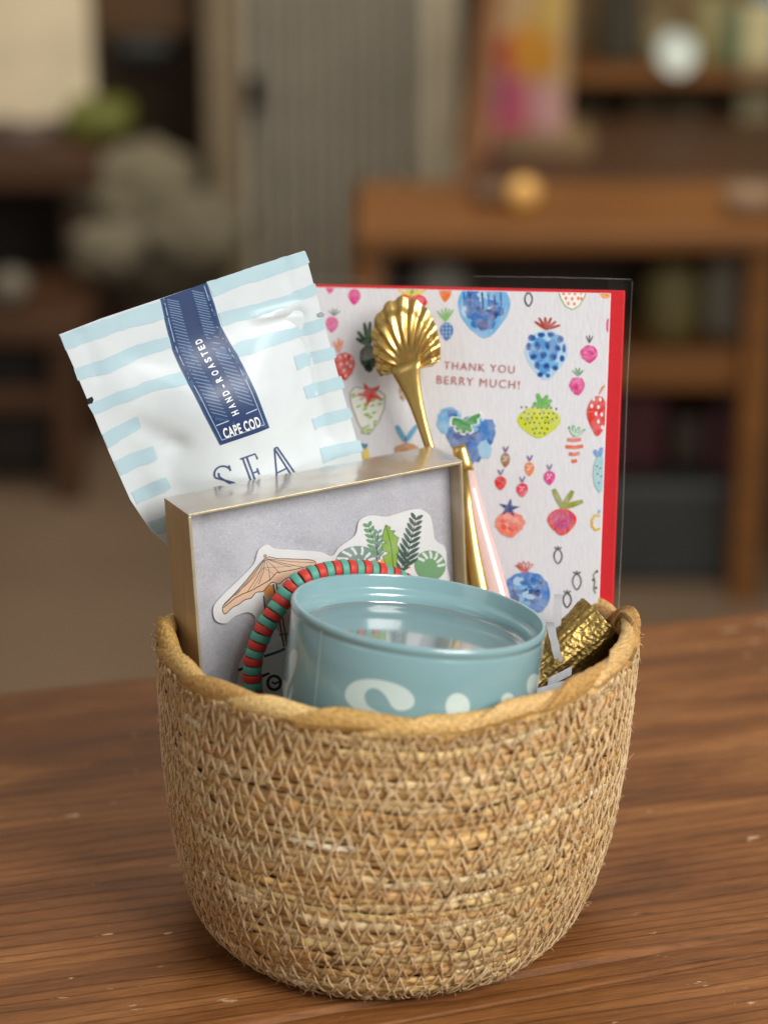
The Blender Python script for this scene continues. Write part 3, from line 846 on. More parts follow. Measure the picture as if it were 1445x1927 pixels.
P1 = Print()
P1.poly(pouch_uv, rgb(208, 217, 221), 0.0)
SB = rgb(176, 204, 214)
RS = random.Random(31)
def band(top, bot):
    """a painted stripe between two polylines (crop pixels); its long edges waver"""
    def wav(a, s):
        out = []
        for (x0, y0), (x1, y1) in zip(a, a[1:]):
            n = max(2, int(math.hypot(x1 - x0, y1 - y0) / 22))
            for i in range(n):
                f = i / n; xx = x0 + (x1 - x0) * f; out.append((xx, y0 + (y1 - y0) * f + (4 if s else -3) + 7 * noise.noise(Vector((xx * 0.018, y0 * 0.1 + s * 9, 1))) + 3 * noise.noise(Vector((xx * 0.07, y0, 4)))))
        out.append(a[-1]); return out
    P1.poly([c1(*p) for p in wav(top, 0) + wav(bot, 1)[::-1]], SB)
band([(54, 432), (200, 378), (510, 270)], [(80, 490), (220, 440), (380, 385), (525, 350)])
band([(706, 196), (900, 128), (1146, 54)], [(738, 252), (860, 205), (1000, 160), (1166, 104)])
band([(116, 580), (240, 540), (400, 470), (548, 432)], [(134, 626), (280, 590), (420, 520), (556, 478)])
band([(760, 332), (900, 296), (1080, 244), (1188, 196)], [(778, 384), (920, 340), (1090, 286), (1206, 240)])
band([(178, 738), (330, 674), (470, 620), (604, 582)], [(204, 776), (350, 716), (480, 662), (622, 624)])
band([(812, 470), (960, 420), (1110, 392), (1226, 350)], [(838, 516), (980, 468), (1116, 434), (1240, 394)])
band([(242, 872), (396, 786)], [(268, 926), (414, 836)])
band([(1090, 522), (1272, 480)], [(1106, 574), (1284, 526)])
band([(296, 988), (462, 918)], [(324, 1046), (484, 972)])
band([(1132, 660), (1306, 610)], [(1148, 706), (1322, 660)])
band([(372, 1128), (518, 1052)], [(398, 1180), (540, 1100)])
band([(1170, 800), (1342, 750)], [(1186, 846), (1358, 790)])
band([(446, 1264), (600, 1190)], [(484, 1312), (620, 1240)])
band([(1206, 932), (1388, 896)], [(1220, 988), (1404, 942)])
NAVY, LINE = rgb(42, 62, 104), rgb(150, 176, 200)
lab_l = [(500, 266), (520, 360), (552, 490), (606, 630), (664, 760), (735, 896)]
lab_r = [(708, 192), (742, 290), (770, 386), (832, 510), (896, 660), (956, 820)]
P1.poly([c1(*p) for p in lab_l + lab_r[::-1]], rgb(60, 88, 128))
def inset(l, r, f):
    return [(a[0] + (b[0] - a[0]) * f, a[1] + (b[1] - a[1]) * f) for a, b in zip(l, r)]
def pl_stroke(ps, wd, col):
    L_, R_ = [], []
    for i in range(len(ps)):
        a, b = ps[max(0, i - 1)], ps[min(len(ps) - 1, i + 1)]
        dx, dy = b[0] - a[0], b[1] - a[1]; d = math.hypot(dx, dy) or 1
        L_.append((ps[i][0] - dy / d * wd / 2, ps[i][1] + dx / d * wd / 2)); R_.append((ps[i][0] + dy / d * wd / 2, ps[i][1] - dx / d * wd / 2))
    P1.poly([c1(*p) for p in L_ + R_[::-1]], col)
il, ir = inset(lab_l, lab_r, 0.025), inset(lab_r, lab_l, 0.025)
P1.poly([c1(*p) for p in il + ir[::-1]], NAVY)
def at_lab(f, k):
    """f across (0..1), k down the label (0..5)"""
    i = min(4, int(k)); g = k - i
    l = (lab_l[i][0] + (lab_l[i + 1][0] - lab_l[i][0]) * g, lab_l[i][1] + (lab_l[i + 1][1] - lab_l[i][1]) * g)
    r = (lab_r[i][0] + (lab_r[i + 1][0] - lab_r[i][0]) * g, lab_r[i][1] + (lab_r[i + 1][1] - lab_r[i][1]) * g)
    return (l[0] + (r[0] - l[0]) * f, l[1] + (r[1] - l[1]) * f)
def lab_line(f): return [at_lab(f, 0.02 + 4.86 * i / 24) for i in range(25)]
pl_stroke(lab_line(0.075), 4, LINE); pl_stroke(lab_line(0.925), 4, LINE)
pl_stroke([at_lab(0.075, 4.87), at_lab(0.925, 4.87)], 4, LINE)
HC = rgb(104, 132, 166)
k = 0.12
while k < 4.1:
    pl_stroke([at_lab(0.13, k), at_lab(0.24, k + 0.14), at_lab(0.35, k + 0.28)], 4.5, HC)
    pl_stroke([at_lab(0.66, k), at_lab(0.76, k + 0.14), at_lab(0.87, k + 0.28)], 4.5, HC)
    k += 0.118
pl_stroke([at_lab(0.1, 4.42), at_lab(0.34, 4.42)], 4, rgb(190, 206, 220)); pl_stroke([at_lab(0.68, 4.42), at_lab(0.9, 4.42)], 4, rgb(190, 206, 220))
def put_text(body, origin, ang, hgt, wpx, col, bold=0.01, spacing=1.1):
    pol = text_polys(body, 1.0, spacing, bold)
    xs = [p[0] for q in pol for p in q]; k = wpx / (max(xs) - min(xs)); xm = (max(xs) + min(xs)) / 2
    ca, sa = math.cos(ang), math.sin(ang)
    for q in pol:
        P1.poly([c1(origin[0] + (x - xm) * k * ca - y * hgt * sa * 1.0, origin[1] - (x - xm) * k * sa - y * hgt * ca) for x, y in q], col, 3.2e-4)
put_text('CAPE COD', (829, 816), math.radians(19), 44, 172, rgb(232, 238, 242), 0.03, 1.1)
# HAND-ROASTED climbs the label letter by letter
hand = 'HAND-ROASTED'
cpts = [(794, 738), (780, 702), (768, 668), (752, 640), (738, 610), (726, 588), (716, 562), (704, 540), (692, 518), (682, 496), (670, 474), (660, 452)]
cpts = [at_lab(0.5 + 0.0, 4.28 - 2.16 * i / 11) for i in range(12)]
for i, ch in enumerate(hand):
    a, b = cpts[max(0, i - 1)], cpts[min(11, i + 1)]
    put_text(ch, cpts[i], math.atan2(-(b[1] - a[1]), b[0] - a[0]), 30, 18 if ch not in '-' else 12, rgb(226, 234, 240), 0.035)
# SEA in thin inline capitals
def put_strokes(list_, col, wd):
    for ps in list_: pl_stroke(ps, wd, col)
def rot_local(cx, cy, ang, pts):
    ca, sa = math.cos(ang), math.sin(ang)
    return [(cx + x * ca + y * sa, cy - x * sa + y * ca) for x, y in pts]
INK = rgb(70, 84, 122)
def arc(cx, cy, rx, ry, a0, a1, n=14):
    return [(cx + rx * math.cos(math.radians(a0 + (a1 - a0) * i / n)), cy + ry * math.sin(math.radians(a0 + (a1 - a0) * i / n))) for i in range(n + 1)]
A_ = math.radians(20)
S_out = arc(0, -40, 36, 36, -25, -190) + arc(0, 40, 42, 42, -60, 90) + arc(0, 40, 40, 42, 90, 160, 6)
S_in = arc(2, -38, 20, 24, -150, -200, 6) + arc(-4, 38, 30, 38, -55, 60, 8)
put_strokes([rot_local(765, 1062, A_, S_out), rot_local(765, 1062, A_, S_in), rot_local(765, 1062, A_, [(36, -70), (34, -44)]), rot_local(765, 1062, A_, [(-42, 44), (-40, 76)])], INK, 7)
E_ = [[(-34, -78), (36, -78), (38, -52)], [(-34, 78), (40, 78), (44, 48)], [(-22, -78), (-22, 78)], [(-4, -78), (-4, 78)], [(-4, -2), (22, -2)], [(22, -16), (22, 14)]]
put_strokes([rot_local(882, 1018, A_, q) for q in E_], INK, 7)
Aa = [[(-6, -80), (-50, 78)], [(-6, -80), (32, 78)], [(8, -80), (52, 78)], [(-6, -80), (8, -80)], [(-34, 24), (22, 24)], [(-64, 78), (-34, 78)], [(20, 78), (66, 78)]]
put_strokes([rot_local(1010, 984, A_, q) for q in Aa], INK, 7)
# tear notches
P1.poly([c1(*p) for p in ((172, 712), (196, 700), (204, 714), (198, 730), (180, 734))], rgb(28, 28, 30))
P1.poly([c1(*p) for p in ((1196, 332), (1216, 322), (1232, 334), (1226, 346), (1204, 346))], rgb(150, 160, 166))
hc = {}
def pouch_map(u, v, lift):
    k = (round(u, 6), round(v, 6))
    if k not in hc: hc[k] = pouch_h(u, v)
    return pp.p(u, v, hc[k] + lift)
P1.items = [(a, b, (l + 1.3e-4 if l > 0 else 0.0), m) for a, b, l, m in P1.items]
mb = MB(); P1.emit(mb, pouch_map, (0.0018, 0.0018))
Pb = Print(); Pb.poly(pouch_uv, rgb(208, 217, 221), 0.0)
Pb.emit(mb, lambda u, v, l: pp.p(u, v, -0.6 * pouch_h(u, v)), (0.006, 0.006))
mb.build('pouch_film', pouch_m, pouch)

# ------------------------------------------------------------------ sticker box
BM = rotm(0.46622, 0.04527, -0.02714)
BO = Vector((-0.06281, -0.013, 0.15199))
BW, BD, BH = 0.0998, 0.0215, 0.077
kraft = plain('gold_kraft_card', rgb(186, 158, 116), 0.42, metal=0.15, nscale=350, namt=0.08, bump=0.1, stretch=(1, 1, 0.2))
goldedge = plain('gold_foil_edge', rgb(216, 200, 160), 0.3, metal=0.5, nscale=200, namt=0.1)
sbox = thing('sticker_box', 'small kraft box with a clear front standing against the pouch', 'box', BO + BM @ Vector((BW / 2, BD / 2, -BH)))
def bb(mb, lo, hi, **k): mb.box(lo, hi, M=BM, O=BO, **k)
mb = MB(); T = 0.0009
bb(mb, (0, 0, -BH), (T, BD, 0), bev=0.00025)
bb(mb, (BW - T, 0, -BH), (BW, BD, 0), bev=0.00025)
bb(mb, (T + 2e-5, 0, -T), (BW - T - 2e-5, BD, 0), bev=0.00025)
bb(mb, (T + 2e-5, 0, -BH), (BW - T - 2e-5, BD, -BH + T), bev=0.00025)
bb(mb, (T + 2e-5, BD - T, -BH + T + 2e-5), (BW - T - 2e-5, BD, -T - 2e-5))
mb.build('tray', kraft, sbox, smooth=False)
mb = MB(); e = 0.0011
bb(mb, (-0.0001, -0.0004, -0.0006), (BW + 0.0001, -0.00005, 0.0002), bev=0.0001)
bb(mb, (-0.0002, -0.0004, -BH), (0.0008, -0.00005, -0.00065), bev=0.0001)
bb(mb, (BW - 0.0006, -0.0004, -BH), (BW + 0.0002, -0.00005, -0.00065), bev=0.0001)
mb.build('front_edging', goldedge, sbox, smooth=False)
def grey_paper():
    m, nt, b = mat('fibrous_grey_paper'); L = nt.links.new
    tc = nd(nt, 'ShaderNodeTexCoord')
    n1 = nd(nt, 'ShaderNodeTexNoise'); n1.inputs['Scale'].default_value = 700; n1.inputs['Detail'].default_value = 6; n1.inputs['Distortion'].default_value = 2.5
    n2 = nd(nt, 'ShaderNodeTexNoise'); n2.inputs['Scale'].default_value = 28; n2.inputs['Detail'].default_value = 4
    L(tc.outputs['Object'], n1.inputs['Vector']); L(tc.outputs['Object'], n2.inputs['Vector'])
    r = nd(nt, 'ShaderNodeValToRGB'); e = r.color_ramp.elements
    e[0].position = .3; e[0].color = rgb(168, 168, 178); e[1].position = .72; e[1].color = rgb(218, 218, 228)
    ad = nd(nt, 'ShaderNodeMath', operation='MULTIPLY_ADD'); ad.inputs[1].default_value = 0.45
    sc = nd(nt, 'ShaderNodeMath', operation='MULTIPLY'); sc.inputs[1].default_value = 0.55
    L(n1.outputs['Fac'], sc.inputs[0]); L(n2.outputs['Fac'], ad.inputs[0]); L(sc.outputs[0], ad.inputs[2]); L(ad.outputs[0], r.inputs['Fac'])
    L(r.outputs['Color'], b.inputs['Base Color']); b.inputs['Roughness'].default_value = .55
    bp = nd(nt, 'ShaderNodeBump'); bp.inputs['Strength'].default_value = .4; bp.inputs['Distance'].default_value = .0003
    L(n1.outputs['Fac'], bp.inputs['Height']); L(bp.outputs['Normal'], b.inputs['Normal'])
    return m
mb = MB(); YP = 0.0072
bb(mb, (T + 1e-4, YP, -BH + T + 1e-4), (BW - T - 1e-4, YP + 0.0006, -T - 1e-4))
mb.build('backing_paper', grey_paper(), sbox, smooth=False)
film = clear_film('box_window_film', 2.4, 0.22, wrinkle=0.7, wscale=38, haze=0.16)
mb = MB()
def quad(a, b, c, d, n=10):
    vs, fs = [], []
    a, b, c, d = [BO + BM @ Vector(q) for q in (a, b, c, d)]
    for j in range(n + 1):
        for i in range(n + 1):
            f, g = i / n, j / n; vs.append(a * (1 - f) * (1 - g) + b * f * (1 - g) + c * f * g + d * (1 - f) * g)
    mb.add(vs, [(j * (n + 1) + i, j * (n + 1) + i + 1, (j + 1) * (n + 1) + i + 1, (j + 1) * (n + 1) + i) for j in range(n) for i in range(n)])
x0, x1, y0, y1, z0, z1 = -0.0004, BW + 0.0004, -0.0007, BD, -BH, 0.0004
quad((x0, y0, z0), (x1, y0, z0), (x1, y0, z1), (x0, y0, z1)); quad((x0, y0, z1), (x1, y0, z1), (x1, y1, z1), (x0, y1, z1)); quad((x1, y0, z0), (x1, y1, z0), (x1, y1, z1), (x1, y0, z1))
mb.build('clear_lid', film, sbox)

# the sticker lies on the paper inside the box
sp = Plane(BO + BM @ Vector((0, YP - 0.0009, 0)), BM)
def c3(x, y): return sp.uv(290 + 0.436 * x, 820 + 0.436 * y)
PS = Print()
def sp_(pts, col): PS.poly([c3(*p) for p in pts], col)
def s_stroke(ps, wd, col, taper=False):
    L_, R_ = [], []
    n = len(ps)
    for i in range(n):
        a, b = ps[max(0, i - 1)], ps[min(n - 1, i + 1)]
        dx, dy = b[0] - a[0], b[1] - a[1]; d = math.hypot(dx, dy) or 1
        k = wd / 2 * (math.sin(math.pi * (0.08 + 0.84 * i / (n - 1))) if taper else 1)
        L_.append((ps[i][0] - dy / d * k, ps[i][1] + dx / d * k)); R_.append((ps[i][0] + dy / d * k, ps[i][1] - dx / d * k))
    sp_(L_ + R_[::-1], col)
def smooth_poly(pts, n=4):
    out = []; N = len(pts)
    for i in range(N):
        p0, p1, p2, p3 = pts[(i - 1) % N], pts[i], pts[(i + 1) % N], pts[(i + 2) % N]
        for k in range(n):
            t = k / n; t2, t3 = t * t, t * t * t
            out.append(tuple(0.5 * (2 * p1[j] + (p2[j] - p0[j]) * t + (2 * p0[j] - 5 * p1[j] + 4 * p2[j] - p3[j]) * t2 + (3 * p1[j] - p0[j] - 3 * p2[j] + p3[j]) * t3) for j in (0, 1)))
    return out
stk = smooth_poly([(266, 796), (258, 740), (296, 690), (360, 628), (430, 556), (452, 494), (490, 470), (526, 488), (620, 494), (720, 502), (768, 520), (800, 482), (868, 430), (886, 368), (936, 344), (1000, 350), (1040, 340), (1100, 322), (1150, 318), (1190, 345), (1204, 400), (1214, 450), (1256, 484), (1262, 560), (1256, 660), (1000, 720), (760, 900), (560, 1190), (330, 1190), (246, 1130), (330, 1104), (366, 1050), (372, 980), (420, 900), (440, 800), (410, 762), (350, 780), (310, 810)])
STW = rgb(238, 238, 240)
sb_ = Print(); sb_.poly([c3(*p) for p in stk], STW, 0.0)
INKS = rgb(48, 36, 32)
# hut timbers, deck
sp_([(470, 650), (520, 640), (524, 700), (476, 690)], rgb(226, 150, 70)); sp_([(480, 690), (590, 690), (590, 910), (560, 912), (540, 850), (480, 760)], rgb(196, 170, 150))
for a, b in (((515, 640), (560, 910)), ((528, 640), (575, 900)), ((474, 690), (480, 760)), ((540, 860), (600, 850))): s_stroke([a, b], 7, rgb(84, 54, 44))
sp_([(690, 565), (800, 553), (1000, 560), (1004, 600), (690, 600)], rgb(232, 150, 74)); s_stroke([(690, 568), (800, 555)], 4, INKS)
# parasol
can = smooth_poly([(480, 528), (530, 530), (600, 532), (688, 538), (696, 566), (676, 592), (640, 592), (600, 604), (566, 618), (540, 640), (512, 632), (490, 650), (470, 672), (440, 676), (420, 700), (392, 708), (366, 728), (340, 740), (306, 770), (297, 736), (340, 690), (400, 622)], 3)
sp_(can, rgb(240, 200, 168))
for i in range(len(can)): s_stroke([can[i], can[(i + 1) % len(can)]], 3.4, INKS)
for ex, ey in ((300, 734), (352, 690), (402, 676), (452, 640), (500, 622), (545, 596), (590, 566), (640, 566), (690, 548)): s_stroke([(480, 530), ((480 + ex) / 2 + 6, (530 + ey) / 2 + 4), (ex, ey)], 2.2, INKS)
for ex, ey in ((320, 712), (430, 655), (520, 600), (615, 560)): s_stroke([(470, 570), ((480 + ex) / 2, (560 + ey) / 2 + 6), (ex, ey)], 1.4, INKS)
s_stroke([(300, 742), (350, 700), (380, 684), (420, 668), (470, 640), (500, 622), (530, 590), (560, 586), (620, 574), (680, 560)], 3.5, INKS)
s_stroke([(479, 512), (482, 536)], 14, rgb(176, 130, 104))
# foliage
GG, LG, DG, MG = rgb(126, 156, 150), rgb(146, 184, 70), rgb(62, 92, 84), rgb(120, 170, 124)
def fern(x0, y0, x1, y1, n, ln, col, wd):
    dx, dy = x1 - x0, y1 - y0; d = math.hypot(dx, dy); ux, uy = dx / d, dy / d
    for i in range(n):
        f = 0.12 + 0.88 * i / (n - 1); px, py = x0 + dx * f, y0 + dy * f; l = ln * (1.1 - 0.55 * f)
        for s in (-1, 1):
            ex, ey = px + (ux * 0.75 - uy * s * 0.75) * l, py + (uy * 0.75 + ux * s * 0.75) * l
            s_stroke([(px + (ex - px) * q, py + (ey - py) * q) for q in (0, .25, .5, .75, 1)], wd, col, True)
    s_stroke([(x0, y0), (x1, y1)], 3, INKS)
def monstera(cx, cy, rx, ry, ang, col, line):
    ps = [(cx + rx * math.cos(a) * math.cos(ang) - ry * math.sin(a) * math.sin(ang), cy + rx * math.cos(a) * math.sin(ang) + ry * math.sin(a) * math.cos(ang)) for a in [2 * math.pi * i / 30 for i in range(30)]]
    sp_(ps, col)
    for i in range(30): s_stroke([ps[i], ps[(i + 1) % 30]], 2.2, line)
    for k, a in enumerate((3.4, 3.9, 4.4, 4.9, 5.4, 5.9)):
        p = (cx + rx * 0.98 * math.cos(a + ang), cy + ry * 0.98 * math.sin(a + ang)); q = (cx + rx * 0.48 * math.cos(a + ang + .15), cy + ry * 0.48 * math.sin(a + ang + .15))
        s_stroke([p, ((p[0] + q[0]) / 2 + 3, (p[1] + q[1]) / 2), q], 11, STW)
monstera(1190, 560, 66, 64, 0.3, MG, rgb(70, 110, 80)); monstera(880, 545, 96, 68, 0.0, GG, rgb(80, 100, 100))
for x, y in ((880, 540), (910, 530), (840, 552)): s_stroke([(x - 6, y + 8), (x, y), (x + 3, y - 10)], 8, STW, True)
sp_([(940, 540), (990, 532), (1012, 580), (930, 590)], rgb(240, 160, 80)); s_stroke([(955, 590), (975, 535)], 9, STW); s_stroke([(1085, 572), (1105, 566)], 10, rgb(240, 140, 60))
fern(975, 530, 925, 392, 6, 46, rgb(110, 160, 110), 17)
fern(960, 545, 965, 420, 5, 40, GG, 12)
ban = [(1000, 384), (1020, 396), (1014, 408), (1040, 410), (1030, 424), (1056, 440), (1046, 470), (1058, 484), (1048, 530), (1052, 585), (1020, 590), (1000, 560), (986, 520), (1016, 506), (984, 494), (984, 466), (1004, 462), (982, 450), (990, 410)]
sp_(ban, LG)
for i in range(len(ban)): s_stroke([ban[i], ban[(i + 1) % len(ban)]], 2.5, rgb(70, 96, 40))
s_stroke([(1000, 388), (1022, 470), (1034, 588)], 3.5, rgb(70, 96, 40))
fern(1075, 592, 1128, 362, 9, 62, DG, 17)
fern(1060, 590, 1085, 520, 3, 36, DG, 16)
# lower lettering
BLK = rgb(30, 26, 26)
s_stroke([(475, 952), (530, 934), (566, 918)], 11, BLK); s_stroke([(362, 1012), (388, 1002)], 12, BLK); s_stroke([(452, 1046), (474, 1034), (498, 1024)], 11, BLK); s_stroke([(384, 1078), (388, 1080)], 12, BLK)
oo = [(518 + 28 * math.cos(2 * math.pi * i / 16), 1066 + 30 * math.sin(2 * math.pi * i / 16)) for i in range(17)]
s_stroke(oo, 13, BLK); s_stroke([(508, 1062), (520, 1070), (544, 1060)], 9, BLK)
mb = MB(); 
for lift, flip in ((0.0, 0),): sb_.emit(mb, sp.p)
outl = [c3(*p) for p in stk]
rim0 = [sp.p(u, v, 0.0) for u, v in outl]; rim1 = [sp.p(u, v, -0.00035) for u, v in outl]
mb.ring([rim0, rim1], STW, caps=False)
PS.emit(mb, sp.p)
stm = plain('sticker_print', None, 0.35, usecol=True, nscale=200, namt=0.03)
o = mb.build('sticker', stm, smooth=False, origin=sp.p(*c3(700, 700)))
tag(o, 'die cut sticker of a peach parasol and tropical leaves inside the clear fronted box', 'sticker')

# ------------------------------------------------------------------ candle tin
n = Vector((math.sin(0.1205), math.sin(0.1089), 1)).normalized()
TU = Vector((1, 0, 0)); TU = (TU - n * TU.dot(n)).normalized()
TF = TU.cross(n) * 1.0
if TF.y > 0: TF = -TF
TC = Vector((0.0113, -0.030, 0.1259)); TR = 0.0406; THT = 0.052
def tin_p(a, r, h): return TC + (TU * math.sin(a) + TF * math.cos(a)) * r + n * h
def tin_sh(x, y):
    d = ray(x, y); o_ = CAM - TC
    dx, dy = d.dot(TU), d.dot(TF); ox, oy = o_.dot(TU), o_.dot(TF)
    A, B, Cc = dx * dx + dy * dy, 2 * (ox * dx + oy * dy), ox * ox + oy * oy - TR * TR
    disc = max(0, B * B - 4 * A * Cc); t = (-B - math.sqrt(disc)) / (2 * A)
    q = o_ + d * t
    return (math.atan2(q.dot(TU), q.dot(TF)) * TR, q.dot(n))
def tin_map(s, h, l): return tin_p(s / TR, TR + l, h)
tin = thing('candle_tin', 'round teal candle tin with pale cream lettering sitting in the front of the basket', 'candle', TC - n * THT)
tin_m = plain('teal_enamel', None, 0.22, usecol=True, nscale=60, namt=0.02, coat=0.6, spec=0.5)
TEAL, TIN_W = rgb(130, 166, 172), rgb(200, 218, 215)
mb = MB()
profile = [(TR - 0.002, -THT), (TR - 0.0004, -THT + 0.0008), (TR, -THT + 0.003)] + [(TR, -THT + 0.003 + (THT - 0.0072) * i / 6) for i in range(1, 7)] + [(TR - 0.0001, -0.0038), (TR - 0.0003, -0.0034), (TR - 0.0001, -0.0026), (TR + 0.0003, -0.0019), (TR + 0.0004, -0.0011), (TR + 0.0002, -0.0004), (TR - 0.0003, 0.0001), (TR - 0.0011, 0.0000), (TR - 0.0014, -0.0006), (TR - 0.0015, -0.0040), (TR - 0.0019, -0.0050), (TR - 0.0030, -0.0056), (TR - 0.0036, -0.0062), (TR - 0.0037, -0.0080), (TR - 0.0037, -0.0200)]
NS = 128
mb.ring([[tin_p(2 * math.pi * k / NS, r, h) for k in range(NS)] for r, h in profile], TEAL, caps=False)
mb.add([tin_p(2 * math.pi * k / NS, TR - 0.002, -THT) for k in range(NS)], [tuple(range(NS))], TEAL)
PT = Print()
def tp(pts, col, f=lambda x, y: (x, y)): PT.poly([tin_sh(*f(*p)) for p in pts], col, 5e-5 + 4e-6 * PT.n)
def c4(x, y): return (500 + 0.4983 * x, 1050 + 0.4986 * y)
def c5(x, y): return (280 + 0.346 * x, 1150 + 0.346 * y)
S_shape = smooth_poly([(300, 510), (312, 484), (345, 463), (400, 457), (460, 466), (520, 488), (556, 520), (560, 552), (535, 572), (500, 575), (476, 560), (462, 536), (445, 512), (420, 494), (392, 494), (374, 516), (378, 544), (400, 568), (450, 590), (520, 618), (560, 650), (470, 640), (400, 606), (340, 574), (306, 540)], 4)
tp(S_shape, TIN_W, c4)
for cx, cy, rx, ry in ((724, 560, 46, 50), (914, 545, 28, 36), (1014, 485, 30, 48), (1010, 560, 22, 30)):
    tp([(cx + rx * math.cos(2 * math.pi * i / 24), cy + ry * math.sin(2 * math.pi * i / 24)) for i in range(24)], TIN_W, c4)
tp([(690, 560), (760, 560), (756, 660), (694, 660)], TIN_W, c4)
Y_shape = smooth_poly([(786, 208), (806, 216), (808, 260), (796, 320), (778, 370), (760, 410), (752, 470), (744, 560), (728, 560), (734, 460), (726, 400), (718, 376), (738, 372), (752, 392), (764, 360), (766, 300), (768, 240)], 3)
tp(Y_shape, TIN_W, c5)
seam = [tin_sh(606, 1172), tin_sh(609, 1172), tin_sh(592, 1350), tin_sh(589, 1350)]
PT.poly(seam, rgb(170, 204, 206), 1e-4)
PT.emit(mb, tin_map, (0.002, 0.01))
o = mb.build('can', tin_m, tin); shade_angle(o, 50)
m, nt, b = mat('glossy_candle_wax')
b.inputs['Base Color'].default_value = rgb(112, 132, 136); b.inputs['Roughness'].default_value = 0.10; b.inputs['Specular IOR Level'].default_value = 0.75; b.inputs['Coat Weight'].default_value = 1.0; b.inputs['Coat IOR'].default_value = 1.9; b.inputs['Coat Roughness'].default_value = 0.08
tc = nd(nt, 'ShaderNodeTexCoord'); no = nd(nt, 'ShaderNodeTexNoise'); no.inputs['Scale'].default_value = 70; bp = nd(nt, 'ShaderNodeBump'); bp.inputs['Strength'].default_value = 0.06; bp.inputs['Distance'].default_value = 0.001
nt.links.new(tc.outputs['Object'], no.inputs['Vector']); nt.links.new(no.outputs['Fac'], bp.inputs['Height']); nt.links.new(bp.outputs['Normal'], b.inputs['Normal'])
mb = MB(); rings = []
for r, h in ((0.001, -0.0098), (0.012, -0.0098), (0.024, -0.0098), (0.033, -0.0098), (0.0358, -0.0096), (0.0367, -0.0091), (0.0369, -0.0086)):
    rings.append([tin_p(2 * math.pi * k / NS, r, h) for k in range(NS)])
mb.ring(rings, caps=False); mb.add(rings[0], [tuple(range(NS))])
mb.build('wax', m, tin)

# ------------------------------------------------------------------ bead bracelet
bp_ = Plane(BO + BM @ Vector((0, -0.0040, 0)), BM)
way = [(486, 1345), (480, 1318), (475, 1280), (477, 1242), (487, 1208), (502, 1175), (521, 1146), (549, 1106), (578, 1086), (615, 1075), (650, 1071), (690, 1073), (740, 1084), (780, 1108), (810, 1146), (826, 1196), (826, 1250), (800, 1310), (750, 1356), (690, 1386), (620, 1398), (555, 1392), (508, 1374)]
loop = [bp_.uv(*q) for q in smooth_poly(way, 8)]
lp = [bp_.p(u, v) for u, v in loop]
cum = [0.0]
for a, b in zip(lp, lp[1:] + lp[:1]): cum.append(cum[-1] + (b - a).length)
NB = int(cum[-1] / 0.00275); NB -= NB % 2
bracelet = thing('bead_bracelet', 'red and teal disc bead bracelet propped between the box and the candle tin', 'bracelet', bp_.p(*bp_.uv(560, 1340)))
red_b = plain('red_clay_bead', rgb(196, 52, 40), 0.55, nscale=500, namt=0.10, bump=0.2); teal_b = plain('teal_clay_bead', rgb(84, 158, 140), 0.55, nscale=500, namt=0.10, bump=0.2)
def along(s):
    s %= cum[-1]
    i = max(0, min(len(lp) - 1, int(np.searchsorted(cum, s, 'right')) - 1)); f = (s - cum[i]) / max(1e-9, cum[i + 1] - cum[i])
    return lp[i].lerp(lp[(i + 1) % len(lp)], f)
bm0 = MB(); rr, hh = 0.0032, 0.00134
bm0.ring([[Vector((r * math.cos(2 * math.pi * k / 20), r * math.sin(2 * math.pi * k / 20), z)) for k in range(20)] for r, z in ((0.0006, -hh), (rr - 0.0003, -hh), (rr - 0.0001, -hh + 0.0001), (rr, -hh + 0.0003), (rr, hh - 0.0003), (rr - 0.0001, hh - 0.0001), (rr - 0.0003, hh), (0.0006, hh))])
proto = {}
for i in range(NB):
    s = cum[-1] * i / NB; p = along(s); t = (along(s + 0.001) - along(s - 0.001)).normalized()
    key = i % 2
    if key not in proto:
        b_ = bm0.build('bead', red_b if key else teal_b, bracelet, origin=(0, 0, 0)); proto[key] = b_
        shade_angle(b_, 40)
    else:
        b_ = proto[key].copy(); C.objects.link(b_); b_.parent = bracelet
    b_.location = p - bracelet.location
    q = t.to_track_quat('Z', 'Y').to_euler(); b_.rotation_euler = (q.x + random.gauss(0, 0.05), q.y + random.gauss(0, 0.05), q.z)
    k = random.uniform(0.96, 1.05); b_.scale = (k, k, random.uniform(0.92, 1.03))

# ------------------------------------------------------------------ gold shell spoon
gold = plain('brushed_gold', rgb(226, 192, 118), 0.32, metal=1.0, nscale=500, namt=0.10, bump=0.12, bdist=0.0003, stretch=(1, 1, 0.15))
spn = Plane(at(812, 830, 0.0595), rotm(-0.33, 0.27, -0.06))
def cs(x, y): return spn.uv(680 + 0.3112 * x, 530 + 0.3112 * y)
spoon = thing('gold_spoon', 'gold spoon with a scallop shell bowl standing before the strawberry card', 'spoon', spn.p(*cs(420, 1100)))
mb = MB()
base = cs(312, 540); 
outl = [(122, 572), (104, 510), (92, 430), (80, 340), (92, 250), (130, 175), (190, 118), (262, 92), (330, 104), (392, 140), (440, 205), (472, 290), (490, 380), (492, 470), (440, 512)]
outl = [cs(*p) for p in outl]
outp = []
for i in range(len(outl) - 1):
    for k in range(8): outp.append((outl[i][0] + (outl[i + 1][0] - outl[i][0]) * k / 8, outl[i][1] + (outl[i + 1][1] - outl[i][1]) * k / 8))
outp.append(outl[-1]); NA = len(outp); NRIB = 11
